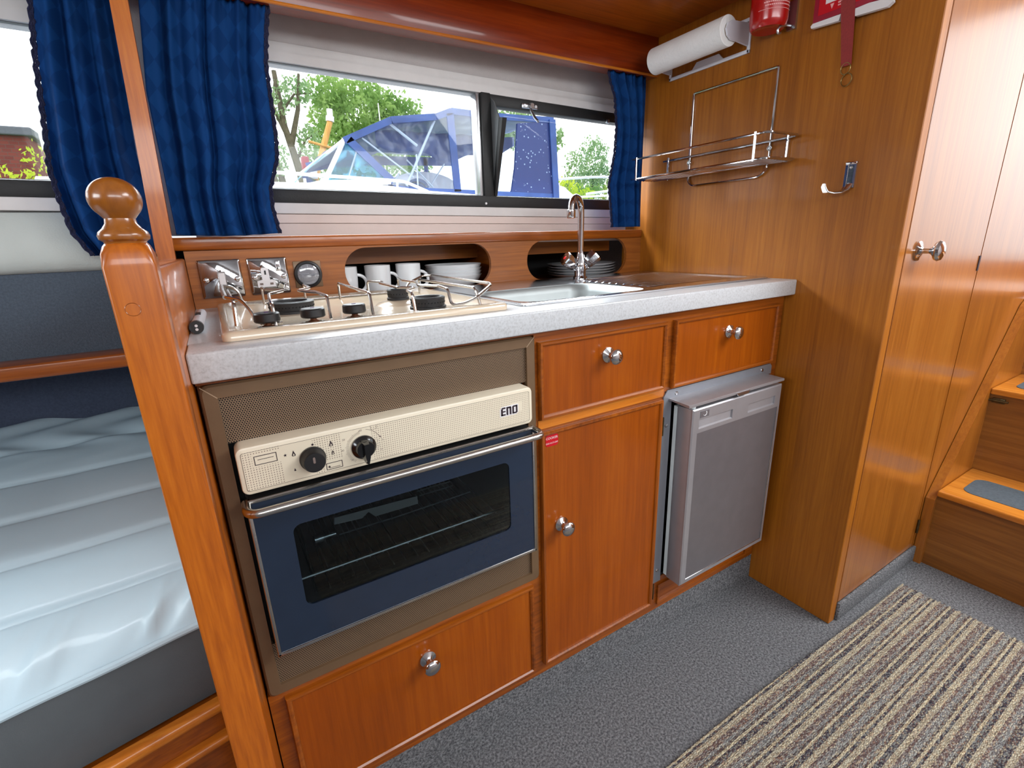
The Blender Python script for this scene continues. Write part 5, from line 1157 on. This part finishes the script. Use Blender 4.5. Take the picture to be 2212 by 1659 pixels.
# windscreen
part('screen_post', MB().tube([(0.755, YB, 1.44), (0.929, YB + 0.02, 1.722)], 0.016, 8).tube([(0.755, YB + 0.01, 1.44), (1.22, YB, 1.455)], 0.018, 8).tube([(0.93, YB + 0.02, 1.72), (0.93, YB + 1.9, 1.74)], 0.014, 8).tube([(0.755, YB + 0.02, 1.44), (0.62, YB + 0.7, 1.46), (0.62, YB + 1.3, 1.46), (0.75, YB + 1.95, 1.45)], 0.02, 8), 'boat_white', bt, 'white windscreen frame')
part('side_glass', MB().quad((0.775, YB + 0.005, 1.452), (1.20, YB, 1.462), (1.00, YB + 0.01, 1.68), (0.935, YB + 0.02, 1.705)), 'screen_glass', bt, 'blue tinted side glass', smooth=False)
part('front_glass', MB().quad((0.63, YB + 0.65, 1.47), (0.63, YB + 1.3, 1.47), (0.92, YB + 1.3, 1.73), (0.92, YB + 0.6, 1.73)), 'screen_glass', bt, smooth=False)
part('glass_bar', MB().tube([(0.915, YB + 0.004, 1.46), (1.005, YB + 0.01, 1.655)], 0.006, 6), 'boat_shade', bt)
# canopy: blue bands on the near side, clear windows between them, roof and far side
def band(pts, w, y=YB - 0.004, d=0.012, m=None):
    m = m or MB()
    for (x0, z0), (x1, z1) in zip(pts, pts[1:]):
        L__ = math.hypot(x1 - x0, z1 - z0); nx, nz = -(z1 - z0) / L__ * w / 2, (x1 - x0) / L__ * w / 2
        m.hexa([(x0 + nx, y, z0 + nz), (x1 + nx, y, z1 + nz), (x1 - nx, y, z1 - nz), (x0 - nx, y, z0 - nz)], [(x0 + nx, y + d, z0 + nz), (x1 + nx, y + d, z1 + nz), (x1 - nx, y + d, z1 - nz), (x0 - nx, y + d, z0 - nz)])
    return m
m = band([(0.925, 1.712), (1.272, 1.868), (1.62, 1.918), (1.748, 1.968), (2.05, 1.965), (2.40, 1.972), (2.70, 1.985)], 0.045)
band([(0.955, 1.72), (1.245, 1.455)], 0.052, m=m); band([(1.735, 1.95), (1.760, 1.40)], 0.058, m=m); band([(1.20, 1.40), (1.40, 1.385), (2.72, 1.36)], 0.075, m=m); band([(1.20, 1.43), (1.26, 1.36)], 0.06, m=m)
part('canopy_band', m, 'canopy_blue', bt, 'dark blue fabric bands', smooth=False)
m = MB().prism([(2.335, YB, 1.93), (2.70, YB, 1.98), (2.735, YB, 1.33), (2.20, YB, 1.33), (2.262, YB, 1.42), (2.30, YB, 1.60)], (0, 0.02, 0))
part('rear_panel', m, 'canopy_wet', bt, 'wet dark blue rear panel', smooth=False)
part('rear_edge', band([(2.675, 1.985), (2.715, 1.33)], 0.06, y=YB - 0.02), 'canopy_blue', bt, smooth=False)
part('clear_window', MB().quad((0.99, YB + 0.01, 1.735), (1.272, YB + 0.01, 1.86), (1.62, YB + 0.01, 1.91), (1.715, YB + 0.01, 1.93)).quad((0.99, YB + 0.01, 1.735), (1.715, YB + 0.01, 1.93), (1.735, YB + 0.01, 1.40), (1.26, YB + 0.01, 1.42)), 'clear_vinyl', bt, 'clear plastic canopy window', smooth=False)
part('clear_window', MB().quad((1.775, YB + 0.012, 1.95), (2.34, YB + 0.012, 1.94), (2.26, YB + 0.012, 1.39), (1.785, YB + 0.012, 1.39)), 'clear_vinyl', bt, 'clear plastic canopy window', smooth=False)
def roof(u, v):
    xs_ = [(0.925, 1.712), (1.272, 1.872), (1.62, 1.925), (1.748, 1.978), (2.05, 1.972), (2.40, 1.978), (2.70, 1.992)]
    k = u * 6; i = min(5, int(k)); f = k - i; x = xs_[i][0] + (xs_[i + 1][0] - xs_[i][0]) * f; z = xs_[i][1] + (xs_[i + 1][1] - xs_[i][1]) * f
    return (x, YB + v * 1.95, z + 0.035 * math.sin(v * PI) + 0.004 * math.sin(v * 40 + u * 9))
part('canopy_roof', MB().grid(37, 20, roof), 'canopy_blue', bt, solid=0.006)
m = MB(); yy = YB + 1.95; m.quad((0.93, yy, 1.45), (1.7, yy, 1.42), (1.75, yy, 1.96), (1.27, yy, 1.86)); 
part('far_window', m, 'clear_vinyl', bt, smooth=False)
m = band([(0.955, 1.72), (1.245, 1.455)], 0.05, y=yy); band([(1.735, 1.95), (1.760, 1.40)], 0.05, y=yy, m=m); band([(2.30, 1.95), (2.32, 1.40)], 0.05, y=yy, m=m); band([(1.2, 1.40), (2.72, 1.38)], 0.06, y=yy, m=m); band([(1.0, 1.80), (1.3, 1.86), (1.75, 1.90), (2.7, 1.93)], 0.09, y=yy, m=m)
part('far_band', m, 'canopy_blue', bt, smooth=False)
def drape(u, v):  # gathered cloth hanging under the roof
    x = 1.30 + u * 1.30; return (x, YB + 0.5 + 0.02 * math.sin(u * 50), 1.90 - v * (0.10 + 0.10 * math.sin(u * PI) + 0.03 * math.sin(u * 17)) + 0.03 * u)
part('rolled_curtain', MB().grid(50, 6, drape), 'canopy_blue', bt, solid=0.01)
for a_, b_ in (((1.26, YB + 0.04, 1.86), (1.47, YB + 0.05, 1.72)), ((1.06, YB + 0.04, 1.745), (1.42, YB + 0.05, 1.50)), ((1.62, YB + 0.04, 1.90), (1.36, YB + 0.05, 1.44)), ((1.455, YB + 0.04, 1.66), (1.45, YB + 0.05, 1.43)), ((1.47, YB + 0.3, 1.66), (1.68, YB + 0.3, 1.46)), ((1.40, YB + 0.3, 1.56), (1.30, YB + 0.3, 1.44)), ((1.68, YB + 0.4, 1.46), (1.84, YB + 0.4, 1.66))):
    part('canopy_tube', MB().cyl(a_, b_, 0.010 if a_[0] in (1.26, 1.62) else 0.006, seg=8), 'tube_white', bt)
m = MB()
def seatm(x0, x1, z0, z1, y, seed):
    m.loft([[(x0 + (x1 - x0) * (0.5 + 0.5 * math.cos(a)), y + dy, z0 + (z1 - z0) * max(0.0, math.sin(a)) ** 0.7) for a in [PI * k / 14 for k in range(15)]] for dy in (0, 0.35)])
seatm(1.44, 2.25, 1.38, 1.66, YB + 0.9, 1)
part('white_seat', m, 'boat_white', bt)
m = MB(); seatm(1.50, 1.72, 1.38, 1.545, YB + 0.45, 2); seatm(1.05, 1.30, 1.44, 1.56, YB + 0.8, 3)
part('blue_seat', m, 'seat_blue', bt)
m = MB().tube([(1.52 + 0.08 * math.cos(a), YB + 0.25, 1.44 + 0.05 * math.sin(a)) for a in [PI * k / 10 for k in range(11)]], 0.006, 6)
part('steering_wheel', m, 'gloss_black', bt)
m = MB().tube([(-0.75, 3.9, 1.56), (-0.3, 3.25, 1.53), (0.3, 2.93, 1.490), (1.30, 2.93, 1.455), (1.50, 2.93, 1.38), (1.54, 2.93, 1.32)], 0.011, 8, fillet=0.05)
for x in (0.30, 0.62, 1.25): m.cyl((x, 2.945, 1.38), (x, 2.935, 1.455), 0.009, seg=8)
part('guard_rail', m, 'tube_white', bt, 'thin deck guard rail')
m = MB().tube([(2.74, 3.0, 1.52), (3.1, 2.98, 1.545), (3.9, 2.98, 1.58)], 0.011, 8).tube([(3.05, 2.98, 1.40), (3.9, 2.98, 1.50)], 0.011, 8).tube([(2.9, 2.98, 1.37), (3.9, 2.98, 1.42)], 0.009, 8)
for x in (3.3, 3.7): m.cyl((x, 2.98, 1.33), (x + 0.04, 2.98, 1.565), 0.009, seg=8)
part('stern_rail', m, 'tube_white', bt, 'white stern rail')
part('stern_moulding', MB().prism([(2.74, 2.98, 1.30), (2.74, 2.98, 1.47), (2.80, 2.98, 1.45), (2.98, 2.98, 1.34), (3.0, 2.98, 1.30)], (0, 1.9, 0)), 'boat_white', bt, smooth=False)
# varnished mast on the next boat
ms = thing('boat_mast', 'short varnished wooden mast with crosspiece and white lamp, beyond the cruiser', 'mast', (1.1, 5.2, 1.4))
yM = 5.2
part('mast_pole', MB().tube([(1.04, yM, 1.30), (1.12, yM, 1.74), (1.345, yM, 2.30)], lambda t: 0.042 - 0.012 * t, 10), 'pine_z', ms)
part('crosspiece', MB().tube([(1.09, yM - 0.04, 2.085), (1.38, yM - 0.04, 2.02)], 0.014, 8), 'pine_z', ms)
part('mast_lamp', MB().cyl((1.345, yM, 2.30), (1.352, yM, 2.35), 0.042, seg=14).cyl((1.352, yM, 2.35), (1.356, yM, 2.42), 0.030, seg=14), 'boat_white', ms)
part('horn', MB().box(0.99, 1.06, yM - 0.1, yM, 1.80, 1.93, bev=0.01), 'boat_red', ms)
part('searchlight', MB().cyl((1.08, yM - 0.12, 1.80), (1.08, yM - 0.02, 1.80), 0.045, seg=16).box(1.0, 1.13, yM - 0.06, yM, 1.72, 1.84), 'boat_white', ms)
part('mast_foot_plate', MB().prism([(0.94, yM - 0.1, 1.45), (1.08, yM - 0.1, 1.45), (1.10, yM - 0.1, 1.70), (1.04, yM - 0.1, 1.73)], (0, 0.02, 0)), 'navy_green', ms, smooth=False)
single('whip_aerial', MB().cyl((2.05, 5.6, 0.0), (2.02, 5.6, 2.63), 0.006, seg=6), 'boat_white', 'thin white whip aerial beyond the canopy', 'aerial')

def foliage(blobs, n, size, seed, mat_parent):
    rnd = random.Random(seed); m = MB(); tot = sum(b[3] * b[4] * b[5] for b in blobs)
    for (cx_, cy_, cz_, rx, ry, rz) in blobs:
        for _ in range(int(n * rx * ry * rz / tot) + 1):
            while True:
                a, b, c = rnd.uniform(-1, 1), rnd.uniform(-1, 1), rnd.uniform(-1, 1); q = a * a + b * b + c * c
                if 0.25 < q < 1: break
            w = 0.86 + 0.2 * math.sin(a * 7 + seed) * math.sin(c * 6 + b * 5); p = Vector((cx_ + a * rx * w, cy_ + b * ry * w, cz_ + c * rz * w))
            d = Vector((rnd.gauss(0, 1), rnd.gauss(0, 1), rnd.gauss(0, 0.6))).normalized(); e = d.orthogonal().normalized(); e = (Matrix.Rotation(rnd.uniform(0, 6.28), 3, d) @ e); f = d.cross(e); s = size * rnd.uniform(0.6, 1.3)
            m.bm.faces.new([m.bm.verts.new(p + e * s), m.bm.verts.new(p + f * s * 0.5), m.bm.verts.new(p - e * s), m.bm.verts.new(p - f * s * 0.5)])
    return m
G = 'trees beyond the moored boats'
def tree(name, label, cat, base, trunk, blobs, n, size, mat, seed, group=G):
    t = thing(name, label, cat, base, group)
    if trunk:
        m = MB()
        for pts, r in trunk: m.tube(pts, lambda q, r=r: r * (1 - 0.6 * q), 8)
        part('trunk', m, 'bark', t)
    part('foliage', foliage(blobs, n, size, seed, t), mat, t, smooth=False)
    return t
tree('leafy_tree', 'large bright green leafy tree behind the wooden mast', 'tree', (3.8, 12, -0.3), [([(3.8, 12, -0.3), (3.7, 12, 1.5), (3.9, 12, 3.5)], 0.25)],
     [(3.6, 12, 4.0, 1.15, 1.0, 0.85), (4.5, 12.2, 4.0, 0.85, 0.8, 0.62), (2.9, 11.8, 3.3, 0.62, 0.8, 0.9), (3.4, 11.8, 2.9, 0.95, 0.8, 0.75), (4.6, 12, 3.2, 0.8, 0.8, 0.6), (2.9, 12, 4.35, 0.55, 0.6, 0.42), (5.15, 12.3, 3.75, 0.42, 0.4, 0.34), (3.4, 12, 2.2, 1.1, 0.7, 0.5)], 13000, 0.062, 'leaf_green', 3)
tree('bare_tree', 'thin sparse tree with pale trunk at the left of the galley window', 'tree', (1.75, 10.0, -0.3), [([(1.92, 10, -0.3), (1.84, 10, 1.9), (1.72, 10, 2.6), (1.60, 10, 3.2), (1.56, 10, 4.1)], 0.10), ([(1.68, 10, 2.9), (1.88, 10, 3.5), (1.98, 10, 4.1)], 0.055), ([(1.60, 10, 3.1), (1.42, 10, 3.6), (1.35, 10, 4.0)], 0.04), ([(1.72, 10, 2.6), (1.95, 10, 3.0), (2.2, 10, 3.15)], 0.028), ([(1.57, 10, 3.4), (1.85, 10, 3.75), (2.15, 10, 3.8)], 0.028)],
     [(1.85, 10, 3.8, 0.42, 0.35, 0.3), (2.0, 10, 2.9, 0.3, 0.3, 0.42), (1.5, 10, 3.5, 0.28, 0.3, 0.28), (2.0, 10, 2.3, 0.22, 0.3, 0.35)], 900, 0.045, 'leaf_grey', 5)
tree('bare_tree', 'pair of thin pale trunks rising behind the lace edged curtain', 'tree', (1.6, 12.5, -0.3), [([(1.85, 12.5, -0.3), (1.80, 12.5, 2.2), (1.62, 12.5, 3.4), (1.50, 12.5, 4.6)], 0.10), ([(1.66, 12.5, -0.3), (1.62, 12.5, 2.3), (1.48, 12.5, 3.2), (1.40, 12.5, 4.2)], 0.09), ([(1.62, 12.5, 3.4), (1.75, 12.5, 3.9), (1.9, 12.5, 4.6)], 0.04)],
     [(1.55, 12.5, 4.2, 0.35, 0.3, 0.4), (1.7, 12.5, 3.0, 0.3, 0.3, 0.5)], 420, 0.05, 'leaf_grey', 8)
tree('poplar_tree', 'tall grey green tree seen through the vent, right of the canopy', 'tree', (17.5, 20, -0.3), [([(17.6, 20, -0.3), (17.5, 20, 4)], 0.2)],
     [(17.6, 20, 4.7, 0.95, 0.8, 1.35), (17.2, 20, 3.6, 1.2, 0.9, 0.8), (16.3, 20, 4.1, 0.6, 0.6, 1.25), (16.2, 20, 3.2, 0.6, 0.6, 0.8), (18.2, 20, 3.9, 0.7, 0.6, 0.8)], 4200, 0.075, 'leaf_grey', 9)
tree('hedge_tree', 'low spreading green tree at the foot of the tall grey green tree', 'tree', (18.0, 18.5, -0.3), None, [(16.8, 18.5, 2.9, 1.4, 0.8, 0.62), (18.2, 18.5, 2.75, 1.2, 0.8, 0.5), (15.5, 18.5, 2.9, 0.8, 0.8, 0.7), (17, 18.5, 1.6, 2.6, 0.8, 1.2)], 5000, 0.08, 'leaf_green', 12)
tree('lime_bush', 'yellow green bush right of the blue canopy', 'bush', (9.4, 11.5, -0.3), [([(9.4, 11.5, -0.32), (9.45, 11.5, 1.5)], 0.05)], [(9.3, 11.5, 2.35, 0.55, 0.5, 0.42), (9.9, 11.5, 2.2, 0.5, 0.5, 0.3), (9.5, 11.5, 0.9, 0.9, 0.5, 1.25)], 1800, 0.06, 'leaf_lime', 14)
tree('canopy_tree', 'tree top showing above the canopy through the open vent', 'tree', (13.0, 20, -0.3), None, [(13.2, 20, 5.9, 1.3, 0.8, 0.9), (14.6, 20, 5.6, 1.1, 0.8, 0.8), (12.2, 20, 5.8, 0.7, 0.7, 1.0)], 2200, 0.11, 'leaf_grey', 15)
tree('shrub', 'bright yellow green shrub in front of the brick building', 'bush', (-1.8, 7.9, -0.3), None, [(-1.62, 8.0, 2.05, 0.30, 0.3, 0.36), (-2.05, 8.0, 1.85, 0.45, 0.3, 0.34), (-1.8, 8, 1.0, 0.8, 0.4, 0.9), (-1.45, 8.0, 1.9, 0.18, 0.3, 0.22)], 1900, 0.035, 'leaf_lime', 17, group=None)
bd_ = thing('brick_building', 'red brick building with a flat roof outside the saloon window', 'building', (-4.6, 13.5, -0.3))
part('brick_wall', MB().box(-7.0, -2.45, 12.0, 15.0, -0.3, 3.10), 'red_brick', bd_, smooth=False)
part('flat_roof', MB().box(-7.1, -2.36, 11.9, 15.1, 3.10, 3.24, bev=0.02), 'roof_dark', bd_, smooth=False)
t = thing('mooring_post', 'pale timber mooring post with a white cap outside the saloon window', 'post', (-1.06, 6.6, -0.9))
part('timber', MB().cyl((-1.10, 6.6, -0.9), (-1.22, 6.6, 2.10), 0.085, 0.080, seg=20), 'timber_pale', t)
part('white_cap', MB().lathe([(0.0, 0), (0.10, 0), (0.095, 0.30), (0.02, 0.38), (0.0, 0.38)], (-1.222, 6.6, 2.09), 'z', 20), 'boat_white', t)
